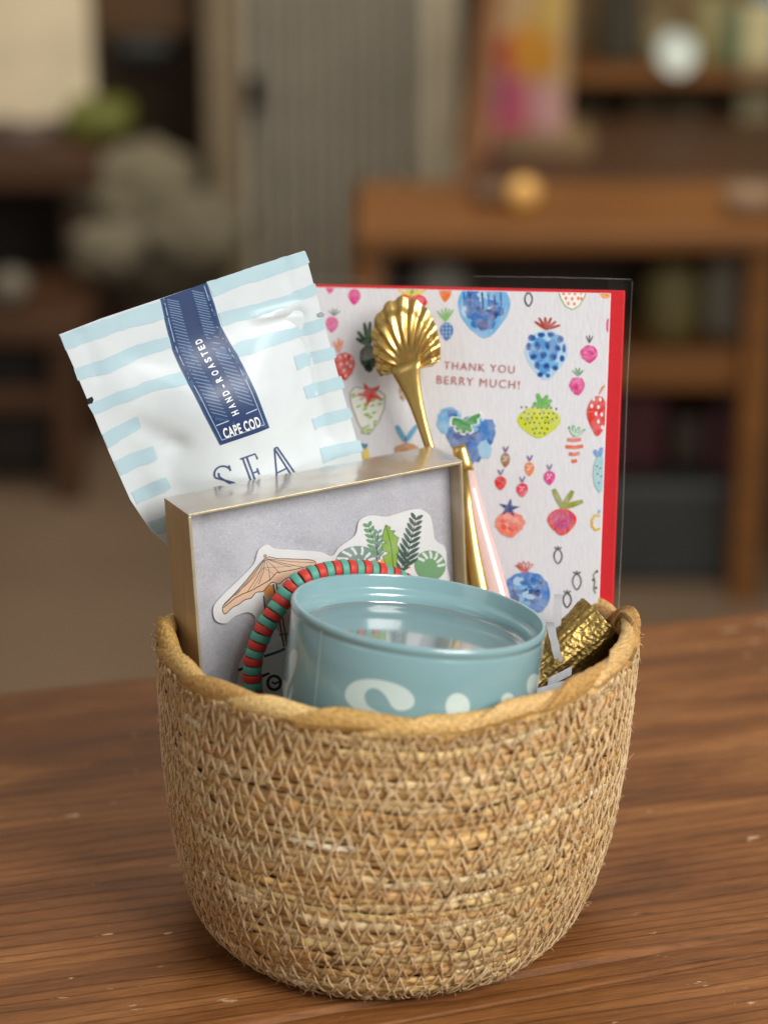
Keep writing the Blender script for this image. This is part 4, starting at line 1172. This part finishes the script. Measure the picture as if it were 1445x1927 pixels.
def shell(side):
    rows = []
    NRW = 26
    for j in range(NRW + 1):
        f = j / NRW; row = []
        for i, (u, v) in enumerate(outp):
            rib = math.cos(2 * math.pi * (NRIB * i / (NA - 1))) * -0.5 + 0.5   # 1 on a ridge, 0 in a groove
            ff = f * (1 + 0.035 * (rib - 0.5) * f)
            U, V = base[0] + (u - base[0]) * ff, base[1] + (v - base[1]) * ff
            dome = 0.0036 * math.sin(math.pi * min(1, f * 0.9)) ** 0.8 * math.sin(math.pi * (0.06 + 0.88 * i / (NA - 1))) ** 0.6
            k = max(0, min(1, (f - 0.30) / 0.25)) * (1 - 0.3 * max(0, (f - 0.85) / 0.15))
            step = -0.0009 * max(0, min(1, (f - 0.80) / 0.04))
            h = dome + 0.0013 * k * (rib ** 0.7 - 0.35) + step
            row.append(spn.p(U, V, 0.0030 + (h if side else h - 0.0007)))
        rows.append(row)
    return rows
mb.ring(shell(1), caps=False, wrap=False)
mb.ring(shell(0), caps=False, wrap=False)
r1, r0 = shell(1)[-1], shell(0)[-1]
mb.ring([r1, r0], caps=False, wrap=False)
mb.build('bowl', gold, spoon)
mb = MB()
hand_ = [((294, 490), 108, 0.0036), ((302, 550), 90, 0.0033), ((314, 600), 74, 0.0030), ((334, 670), 58, 0.0026), ((356, 750), 46, 0.0022), ((384, 850), 38, 0.0018), ((420, 975), 32, 0.0014), ((490, 1185), 32, 0.0010), ((555, 1385), 34, 0.0006), ((625, 1600), 38, 0.0), ((705, 1850), 42, 0.0), ((780, 2090), 44, 0.0)]
rings = []
for (x, y), wd, l in hand_:
    u, v = cs(x, y); ww = wd * 0.3112 * 0.000181
    d = Vector((cs(470, 1120)[0] - cs(334, 670)[0], cs(470, 1120)[1] - cs(334, 670)[1])).normalized()
    ring = []
    for k in range(14):
        a = 2 * math.pi * k / 14; px_ = math.copysign(abs(math.cos(a)) ** 0.8, math.cos(a)) * ww; h = math.sin(a) * 0.0013
        ring.append(spn.p(u - d.y * px_, v + d.x * px_, 0.0018 + l + h))
    rings.append(ring)
mb.ring(rings)
mb.build('handle', gold, spoon)

# pink handled utensil and a plain gold one, to the right of the box
m, nt, b = mat('pale_pink_resin')
b.inputs['Base Color'].default_value = rgb(246, 214, 210); b.inputs['Roughness'].default_value = 0.15; b.inputs['Transmission Weight'].default_value = 0.25; b.inputs['Subsurface Weight'].default_value = 0.2; b.inputs['Subsurface Radius'].default_value = (0.004, 0.003, 0.003); b.inputs['Coat Weight'].default_value = 0.4
YK = 0.050
def stick(px, w_mm, Y, sides=18, sq=0.75):
    pts = [at(x, y, Y) for x, y in px]
    return pts
mb = MB()
pts = [at(x, y, Y) for x, y, Y in ((876, 888, 0.0535), (884, 930, 0.0505), (898, 990, 0.046), (914, 1050, 0.0415), (930, 1112, 0.037), (950, 1190, 0.031), (968, 1260, 0.026))]
mb.tube(pts, [0.0032, 0.0036, 0.0041, 0.0045, 0.0048, 0.0050, 0.0050], 20, flat=0.6, up=(0, 1, 0.2))
pk = thing('pink_handled_spoon', 'gold utensil with a glossy pale pink handle beside the box', 'utensil', pts[-1])
mb.build('handle', m, pk)
mb = MB()
pts = [at(x, y, Y) for x, y, Y in ((863, 838, 0.0565), (866, 850, 0.056), (872, 872, 0.0545), (877, 892, 0.0533))]
mb.tube(pts, [0.0024, 0.0026, 0.0028, 0.0031], 16, flat=0.6, up=(0, 1, 0.2))
mb.build('ferrule', gold, pk)
mb = MB()
for xs in (((874, 884), (880, 960), (890, 1040), (902, 1110), (930, 1250)), ):
    pts = [at(x, y, 0.049 - 0.000075 * (y - 884)) for x, y in xs]
    mb.tube(pts, [0.0012, 0.0018, 0.0026, 0.0032, 0.003], 14, flat=0.5, up=(0, 1, 0.2))
ob = mb.build('gold_utensil_handle', gold, origin=pts[-1])
tag(ob, 'slim gold utensil handle between the box and the pink handle', 'utensil')

# ------------------------------------------------------------------ gold foil bundle at the right of the basket
fa, fb = at(1004, 1286, 0.002), at(1134, 1166, 0.010)
fd_ = (fb - fa).normalized(); fs_ = Vector((0.5, -0.6, 0.62)); fs_ = (fs_ - fd_ * fs_.dot(fd_)).normalized(); ft_ = fd_.cross(fs_)
mb = MB(); rings = []
NFL, NFA = 90, 110
for i in range(NFL + 1):
    f = i / NFL; q = fa.lerp(fb, f); row = []
    endr = 1.0 + 0.14 * noise.noise(Vector((math.floor(f * 3) * 0 + f * 2.5, 3.0, 1.0)))
    for k in range(NFA):
        a = 2 * math.pi * k / NFA
        c_, s_ = math.cos(a), math.sin(a)
        fur = noise.noise(Vector((c_ * 1.5, s_ * 1.5, f * 2.5))) * 0.0022 + noise.noise(Vector((c_ * 9, s_ * 9, f * 1.6))) * 0.0010 + noise.noise(Vector((c_ * 22, s_ * 22, f * 4))) * 0.0007
        peb = noise.noise(Vector((c_ * 20, s_ * 20, f * 30))) * 0.0006
        r = (0.0108 - 0.0018 * f) * endr + fur * (1 - 0.5 * f) + peb * (0.25 + 0.75 * f)
        row.append(q + (fs_ * c_ + ft_ * s_) * r)
    rings.append(row)
for rr_, dd in ((0.86, 0.0), (0.80, -0.0025), (0.4, -0.004)):
    rings.append([fb + fd_ * dd + (fs_ * math.cos(2 * math.pi * k / NFA) + ft_ * math.sin(2 * math.pi * k / NFA)) * 0.0092 * rr_ for k in range(NFA)])
mb.ring(rings)
foil = plain('crinkled_gold_foil', rgb(178, 150, 90), 0.44, metal=1.0, nscale=700, namt=0.25, bump=0.6, bdist=0.0006)
tag(mb.build('gold_foil_roll', foil, origin=fa), 'crinkled gold foil roll tucked inside the right rim', 'foil roll')
#BACKGROUND
# ------------------------------------------------------------------ the shop behind, out of focus
def m_(name, c, rough=0.6, **k):
    return plain(name, rgb(*c), rough, nscale=k.pop('nscale', 14), namt=k.pop('namt', 0.12), **k)
def span(px0, py0, px1, py1, Y):
    cx, cy = (px0 + px1) / 2, (py0 + py1) / 2
    return at(px0, cy, Y).x, at(px1, cy, Y).x, at(cx, py1, Y).z, at(cx, py0, Y).z
def bx(mb, px, Y, depth, bev=0.004, **k):
    x0, x1, z0, z1 = span(*px, Y)
    mb.box((x0, Y, z0), (x1, Y + depth, z1), bev=bev, **k)
def solid(name, label, cat, px, Y, depth, m, group=None, bev=0.004):
    mb = MB(); bx(mb, px, Y, depth, bev)
    x0, x1, z0, z1 = span(*px, Y)
    return tag(mb.build(name, m, smooth=False, origin=((x0 + x1) / 2, Y, z0)), label, cat, group)

oak = plain('warm_shelf_wood', rgb(126, 80, 34), 0.5, nscale=6, namt=0.22, stretch=(1, 1, 8))
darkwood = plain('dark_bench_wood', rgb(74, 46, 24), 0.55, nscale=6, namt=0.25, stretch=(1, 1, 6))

# fluted metal sheet door with its posts
Yf = 3.15
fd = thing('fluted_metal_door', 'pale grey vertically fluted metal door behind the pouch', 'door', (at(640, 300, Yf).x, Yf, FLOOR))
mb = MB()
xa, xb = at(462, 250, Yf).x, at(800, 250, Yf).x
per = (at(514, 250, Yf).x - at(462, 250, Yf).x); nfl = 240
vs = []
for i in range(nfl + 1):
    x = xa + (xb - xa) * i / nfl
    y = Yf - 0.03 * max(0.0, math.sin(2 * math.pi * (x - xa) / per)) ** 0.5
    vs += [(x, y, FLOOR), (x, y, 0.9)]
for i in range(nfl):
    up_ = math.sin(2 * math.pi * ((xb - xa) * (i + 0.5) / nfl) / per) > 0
    mb.add([vs[2 * i], vs[2 * i + 2], vs[2 * i + 3], vs[2 * i + 1]], [(0, 1, 2, 3)], rgb(206, 198, 180) if up_ else rgb(84, 80, 70))  # flute valleys coloured dark to stand in for groove shade
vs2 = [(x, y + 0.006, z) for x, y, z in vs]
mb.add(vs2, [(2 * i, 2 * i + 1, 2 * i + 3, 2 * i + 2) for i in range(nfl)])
mb.build('fluted_sheet', plain('grey_metal_shaded_grooves', None, 0.45, usecol=True, nscale=14, namt=0.08), fd)
for px, c in (((392, -140, 461, 900), (138, 122, 96)), ((792, -140, 862, 900), (176, 164, 140))):
    mb = MB(); x0, x1, _, _ = span(*px, Yf - 0.03); mb.box((x0, Yf - 0.03, FLOOR), (x1, Yf + 0.04, 0.9), bev=0.004)
    mb.build('door_post', m_('beige_door_post' if c[0] < 150 else 'cream_door_post', c), fd, smooth=False)
mb = MB(); bx(mb, (463, 148, 486, 204), Yf - 0.06, 0.03)
mb.build('handle', m_('dark_iron', (44, 46, 46), 0.4), fd, smooth=False)

# left: cream board, brown hood with grey fitting, table with fruit bowl
solid('cream_board', 'large cream board standing on the table at the back left', 'board', (-160, -180, 168, 232), 3.0, 0.03, m_('cream_paint', (238, 222, 188)))
hood = thing('wall_bracket', 'brown wooden wall bracket carrying a dark grey box beside the cream board', 'bracket', at(250, 100, 3.3))
mb = MB(); bx(mb, (178, -120, 360, 66), 3.28, 0.4); mb.build('wood_block', m_('bracket_wood', (100, 72, 44)), hood, smooth=False)
mb = MB(); bx(mb, (206, 70, 325, 128), 3.22, 0.3, 0.02); mb.build('grey_box', m_('dark_grey_paint', (34, 37, 38), 0.4), hood, smooth=False)
lt = thing('side_table', 'dark brown side table at the far left with a dark panel for the shade beneath', 'table', (at(40, 330, 2.9).x, 2.9, FLOOR))
zt = at(60, 292, 2.8).z; xl, xr = at(-300, 330, 2.8).x, at(190, 330, 2.8).x
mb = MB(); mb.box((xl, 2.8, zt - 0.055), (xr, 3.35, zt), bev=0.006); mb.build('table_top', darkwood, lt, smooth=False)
for x in (xl + 0.04, xr - 0.04):
    for y in (2.86, 3.3):
        mb = MB(); mb.box((x - 0.025, y - 0.025, FLOOR), (x + 0.025, y + 0.025, zt - 0.056), bev=0.004); mb.build('leg', darkwood, lt, smooth=False)
mb = MB(); mb.box((xl + 0.03, 3.2, FLOOR + 0.1), (xr - 0.03, 3.22, zt - 0.06)); mb.build('back_panel', m_('under_table_shade', (28, 18, 12)), lt, smooth=False)  # near-black panel put in as the shade under the table
def bowl(name, label, cat, px, py, Y, r, h, m, group=None):
    p = at(px, py, Y); mb = MB()
    mb.lathe((p.x, Y, p.z), [(r * 0.45, 0), (r * 0.75, h * 0.35), (r, h), (r * 0.94, h), (r * 0.68, h * 0.4), (0.001, h * 0.12)], 28)
    return tag(mb.build(name, m, origin=(p.x, Y, p.z)), label, cat, group)
def ball(name, label, cat, px, py, Y, r, m, group=None, sc=(1, 1, 1), wob=0.0):
    p = at(px, py, Y); mb = MB(); mb.ball(p, r, sc=sc, wob=wob, seg=24, rows=16)
    return tag(mb.build(name, m, origin=p - Vector((0, 0, r * sc[2]))), label, cat, group)
p = at(187, 288, 2.95)
mb = MB(); mb.box((p.x - 0.05, 2.9, zt + 0.001), (p.x + 0.055, 3.02, zt + 0.058), bev=0.02)
tag(mb.build('green_box', m_('olive_green', (104, 108, 40)), origin=(p.x, 2.95, zt)), 'olive green soft box on the dark side table', 'box')
bowl('grey_bowl', 'mauve grey bowl on the far left end of the side table', 'bowl', 50, 290, 2.95, 0.06, 0.05, m_('mauve_glaze', (96, 82, 76)))
# heap of cushions below
for px, py, Y, r, sc, c, lab in ((262, 366, 2.85, 0.085, (1.15, .7, .9), (120, 112, 90), 'topmost pale grey cushion of the heap under the side table'),
                           (365, 440, 2.75, 0.075, (1.1, .7, .85), (112, 104, 84), 'grey cushion at the right end of the heap'),
                           (205, 470, 2.70, 0.050, (1.1, .7, .9), (120, 112, 92), 'small light grey cushion low in the heap'),
                           (300, 500, 2.78, 0.085, (1.3, .7, .8), (78, 70, 56), 'brownish grey cushion at the bottom of the heap')):
    ball('cushion', lab, 'cushion', px, py, Y, r, m_('linen_%d' % py, c, 0.9), 'cushions heaped at the left', sc, 0.42)
ball('pale_ball', 'small pale ball in the dark at the far left edge', 'ball', 22, 540, 2.6, 0.028, m_('pale_wool', (120, 112, 98)))
lb = thing('low_bench', 'low brown bench with a square frame on the floor at the left', 'bench', (at(60, 640, 2.5).x, 2.5, FLOOR))
mb = MB(); bx(mb, (-200, 606, 160, 652), 2.5, 0.3); mb.build('seat', darkwood, lb, smooth=False)
mb = MB(); bx(mb, (-200, 735, 126, 775), 2.52, 0.03); mb.build('stretcher', darkwood, lb, smooth=False)
for px in ((100, 653, 150, 905), (-150, 653, -100, 905)):
    mb = MB(); x0, x1, _, z1 = span(*px, 2.51); mb.box((x0, 2.51, FLOOR), (x1, 2.55, z1), bev=0.003); mb.build('leg', darkwood, lb, smooth=False)
solid('storage_crate', 'blackish crate standing under the low bench', 'crate', (-100, 655, 96, 880), 2.62, 0.2, m_('black_crate', (40, 32, 26)))

# right: bench with lower shelf
zb = at(1050, 440, 2.08).z
wb = thing('wooden_bench', 'honey brown wooden bench with a lower shelf behind the card', 'bench', (at(1050, 440, 2.1).x, 2.1, FLOOR))
bl, br = at(668, 430, 2.12).x, at(1445, 450, 2.12).x + 0.25
mb = MB(); mb.box((bl, 2.10, zb - 0.030), (br, 2.40, zb), bev=0.006); mb.build('bench_top', oak, wb, smooth=False)
xq = at(1422, 700, 2.12).x
for x in (bl + 0.016, xq):
    for y in (2.13, 2.37):
        mb = MB(); mb.box((x - 0.018, y - 0.02, FLOOR), (x + 0.018, y + 0.02, zb - 0.031), bev=0.003); mb.build('leg', oak, wb, smooth=False)
zs = at(1300, 665, 2.14).z
mb = MB(); mb.box((bl + 0.04, 2.14, zs - 0.05), (xq - 0.02, 2.37, zs), bev=0.004); mb.build('lower_shelf', oak, wb, smooth=False)
mb = MB(); mb.box((bl + 0.04, 2.378, FLOOR + 0.03), (br, 2.395, zb - 0.06)); mb.build('back_panel', m_('under_bench_shade', (68, 52, 38)), wb, smooth=False)  # dark panel added to paint the shade beneath the bench
def jar(name, label, cat, px, r, h, Y, z, m, group=None):
    x = at(px, 600, Y).x; mb = MB()
    mb.lathe((x, Y, z + 0.0005), [(r * 0.9, 0), (r, h * 0.1), (r, h * 0.75), (r * 0.7, h * 0.88), (r * 0.72, h), (0.002, h)], 24)
    return tag(mb.build(name, m, origin=(x, Y, z)), label, cat, group)
jar('yellow_jar', 'olive yellow jar on the bench\'s lower shelf', 'jar', 1262, 0.038, 0.095, 2.24, zs, m_('olive_yellow_glaze', (118, 106, 62)))
jar('grey_jar', 'pale grey jar next to the yellow jar on the lower shelf', 'jar', 1375, 0.042, 0.12, 2.24, zs, m_('grey_glaze', (128, 120, 104)))
jar('dark_jar', 'dark brown jar behind the yellow and grey jars', 'jar', 1318, 0.03, 0.085, 2.32, zs, m_('brown_glaze', (60, 44, 32)))
jar('pale_jar', 'pale grey jar under the bench between pouch and card', 'jar', 830, 0.035, 0.10, 2.26, zs, m_('pale_glaze', (138, 134, 122)))
for px, Y, c, lab in (((1150, 745, 1250, 880), 2.22, (74, 28, 32), 'dark red box under the lower shelf'), ((1262, 790, 1330, 900), 2.25, (74, 58, 48), 'brown box beside the dark red box'), ((1335, 770, 1394, 905), 2.2, (72, 38, 44), 'wine coloured box next to the bench leg')):
    x0, x1, z0, z1 = span(*px, Y); mb = MB(); mb.box((x0, Y, FLOOR + 0.15), (x1, Y + 0.11, z1), bev=0.005)
    tag(mb.build('storage_box', m_('box_card_%d' % px[0], c), smooth=False, origin=((x0 + x1) / 2, Y, FLOOR + 0.15)), lab, 'box', 'boxes under the bench')
x0, x1, z0, z1 = span(1090, 965, 1392, 1050, 2.18)
mb = MB(); mb.box((x0, 2.18, FLOOR + 0.0), (x1, 2.36, FLOOR + 0.145), bev=0.01)
tag(mb.build('grey_bin', m_('grey_plastic_bin', (56, 58, 56), 0.5), smooth=False, origin=((x0 + x1) / 2, 2.3, FLOOR)), 'wide grey bin on the floor under the bench', 'bin')

# on the bench and behind it
cx0 = at(872, 345, 2.46).x
cab = thing('low_cabinet', 'low brown cabinet standing behind the bench under the shelf unit', 'cabinet', (cx0 + 0.4, 2.6, FLOOR))
mb = MB(); mb.box((cx0, 2.42, zb - 0.03), (br, 2.86, zb), bev=0.004); mb.build('cabinet_top', darkwood, cab, smooth=False)
mb = MB(); mb.box((cx0 + 0.01, 2.44, FLOOR), (br, 2.84, zb - 0.031), bev=0.004); mb.build('cabinet_body', darkwood, cab, smooth=False)
px0, px1 = at(935, -80, 2.50), at(874, 380, 2.46)
mb = MB(); d = (px0 - px1)
mb.tube([px1 + Vector((0, 0, 0.0)), px0], 0.020, 4, up=(1, 1, 0)); 
px1.z = zb
tag(mb.build('leaning_post', oak, smooth=False, origin=px1), 'dark brown wooden post leaning up from the low cabinet', 'post')
cl = Print(); Yc = 2.62
def q_(x, y): return (at(x, 180, Yc).x, at(990, y, Yc).z)
cz = [((928, -40), (1066, -40), (1066, 306), (905, 306)), (190, 160, 150)]
cl.poly([q_(*p) for p in ((938, -60), (1068, -60), (1066, 300), (905, 300))], rgb(176, 148, 108), 0)
def cb(cx, cy, rx, ry, c):
    cl.poly([q_(cx + rx * math.cos(2 * math.pi * i / 20), cy + ry * math.sin(2 * math.pi * i / 20)) for i in range(20)], rgb(*c))
cb(1000, 95, 48, 52, (190, 134, 44)); cb(950, 100, 22, 40, (168, 66, 54)); cb(962, 205, 44, 66, (176, 82, 102)); cb(1022, 200, 40, 50, (190, 146, 142)); cb(958, 268, 44, 34, (170, 76, 76)); cb(940, 170, 18, 40, (150, 84, 110)); cb(1020, 260, 34, 30, (170, 130, 130)); cb(1030, 20, 34, 50, (190, 160, 90))
mb = MB(); cl.emit(mb, lambda u, v, l: Vector((u, Yc - 20 * l + 0.012 * math.sin(u * 70) + 0.10 * v, v)), (0.01, 0.02))
cl2 = Print(); cl2.poly([q_(*p) for p in ((938, -60), (1068, -60), (1066, 300), (905, 300))], rgb(176, 148, 108), 0); cl2.emit(mb, lambda u, v, l: Vector((u, Yc + 0.006 + 0.012 * math.sin(u * 70) + 0.10 * v, v)), (0.01, 0.02))
tag(mb.build('patterned_cloth', plain('cloth_print', None, 0.8, usecol=True, nscale=60, namt=0.1), origin=at(985, 300, Yc)), 'bright cloth with yellow pink and red patches hanging beside the post', 'cloth')
mb = MB(); x0, x1, z0, z1 = span(930, 300, 1110, 335, 2.6); mb.box((x0, 2.56, zb), (x1, 2.70, zb + 0.03), bev=0.003)
tag(mb.build('book', m_('tan_cover', (128, 104, 72)), smooth=False, origin=(x0, 2.56, zb)), 'flat tan book lying on the low cabinet', 'book')
xo = at(985, 380, 2.22).x; ro = 0.021
mb = MB(); mb.ball((xo, 2.22, zb + ro), ro); tag(mb.build('gold_glint_ball', m_('pale_gold_glint', (250, 196, 110), 0.35), origin=(xo, 2.22, zb)), 'small pale gold ball in place of a warm glint on the bench top', 'glint')  # ball coloured to stand in for a blurred warm glint
mb = MB(); xo2 = at(925, 382, 2.24).x; mb.lathe((xo2, 2.26, zb + 0.0005), [(0.022, 0), (0.028, 0.012), (0.026, 0.026), (0.001, 0.027)], 24); tag(mb.build('trinket_dish', m_('greige_clay', (112, 84, 62)), origin=(xo2, 2.26, zb)), 'low brown grey dish left of the gold glint ball', 'dish')
mb = MB(); xo3 = at(1420, 420, 2.16).x; mb.lathe((xo3, 2.2, zb + 0.0005), [(0.03, 0), (0.038, 0.015), (0.036, 0.034), (0.001, 0.035)], 24); tag(mb.build('trinket_dish', m_('beige_clay', (146, 118, 90)), origin=(xo3, 2.2, zb)), 'beige lidded dish on the right end of the bench top', 'dish')
# shelf unit against the wall
su = thing('shelf_unit', 'brown shelf unit filled with small goods behind the bench', 'shelf', (at(1280, 200, 3.0).x, 3.0, FLOOR))
ux0, ux1 = at(1062, 200, 2.95).x, at(1445, 200, 2.95).x + 0.4
mb = MB(); mb.box((ux0, 3.2, FLOOR), (ux1, 3.22, 0.7)); mb.build('back_panel', m_('shelf_back', (128, 106, 72)), su, smooth=False)
mb = MB(); mb.box((ux0 - 0.03, 2.92, FLOOR), (ux0 - 0.001, 3.2, 0.7)); mb.build('side_panel', m_('shelf_side', (78, 52, 34)), su, smooth=False)
zsh = []
for py in (345, 142):
    z = at(1250, py, 2.92).z; zsh.append(z); mb = MB(); mb.box((ux0, 2.92, z - 0.014), (ux1, 3.19, z), bev=0.002); mb.build('shelf_board', oak, su, smooth=False)
def good(name, label, cat, px, w_mm, h, sh, m, Y=2.98, kind='box', group=None):
    x = at(px, 220, Y).x; z = zsh[sh] + 0.0005; mb = MB(); hw = w_mm / 2000
    if kind == 'box': mb.box((x - hw, Y, z), (x + hw, Y + 0.06, z + h), bev=0.004)
    elif kind == 'jar': mb.lathe((x, Y, z), [(hw * .9, 0), (hw, h * .1), (hw, h * .7), (hw * .6, h * .88), (hw * .6, h), (.001, h)], 24)
    elif kind == 'plate': mb.ring([[(x + r * math.cos(2 * math.pi * k / 32), Y + y + 0.02 * (r * math.sin(2 * math.pi * k / 32)) / hw, z + hw + r * math.sin(2 * math.pi * k / 32)) for k in range(32)] for r, y in ((hw, 0), (hw * .7, .008), (.001, .009))], caps=False); mb.ring([[(x + r * math.cos(2 * math.pi * k / 32), Y + .004 + y + 0.02 * (r * math.sin(2 * math.pi * k / 32)) / hw, z + hw + r * math.sin(2 * math.pi * k / 32)) for k in range(32)] for r, y in ((hw, 0), (hw * .7, .008), (.001, .009))], caps=False)
    return tag(mb.build(name, m, smooth=kind != 'box', origin=(x, Y, z)), label, cat, group)
good('wine_box', 'wine red packet on the shelf unit beside the cloth', 'packet', 1155, 36, .07, 0, m_('wine_card', (88, 46, 46)))
good('plum_packet', 'dark plum packet in the middle of the shelf', 'packet', 1245, 34, .08, 0, m_('plum_card', (66, 42, 46)))
good('ochre_packet', 'ochre brown packet between the wine and plum packets', 'packet', 1200, 30, .12, 0, m_('ochre_card', (112, 84, 50)), Y=3.03)
good('khaki_jar', 'khaki jar on the shelf right of the plum packet', 'jar', 1298, 44, .11, 0, m_('khaki_glaze', (112, 98, 64)), kind='jar')
good('maroon_packet', 'maroon packet at the right of the shelf', 'packet', 1352, 40, .075, 0, m_('maroon_card', (86, 44, 48)))
good('cream_carton', 'tall cream carton at the right end of the shelf', 'carton', 1424, 62, .19, 0, m_('cream_card', (150, 138, 104)), Y=2.95)
good('white_plate', 'small pale blue white plate on the upper shelf', 'plate', 1268, 62, .06, 1, m_('pale_plate_glaze', (214, 226, 220), 0.25), kind='plate', Y=2.95)
good('cream_canister', 'beige canister behind the pale plate', 'canister', 1235, 60, .07, 1, m_('beige_tin', (140, 128, 92)), kind='jar', Y=3.06)
good('sage_canister', 'sage and tan canister right of the pale plate', 'canister', 1330, 70, .11, 1, m_('sage_tin', (150, 142, 96)), kind='jar', Y=3.04)
good('teal_bottle', 'teal green bottle on the upper shelf', 'bottle', 1372, 24, .10, 1, m_('teal_glass', (90, 118, 92)), kind='jar', Y=2.98)
good('dark_box', 'blackish green box at the left of the upper shelf', 'box', 1165, 60, .16, 1, m_('blackish_green', (62, 58, 44)), Y=3.04)
good('cream_box', 'bright cream box at the right edge of the upper shelf', 'box', 1422, 58, .10, 1, m_('bright_cream', (206, 196, 150)), Y=2.97)
good('blue_box', 'blue packet standing behind the cream box', 'packet', 1440, 44, .16, 1, m_('sky_blue_card', (96, 140, 170)), Y=3.08)
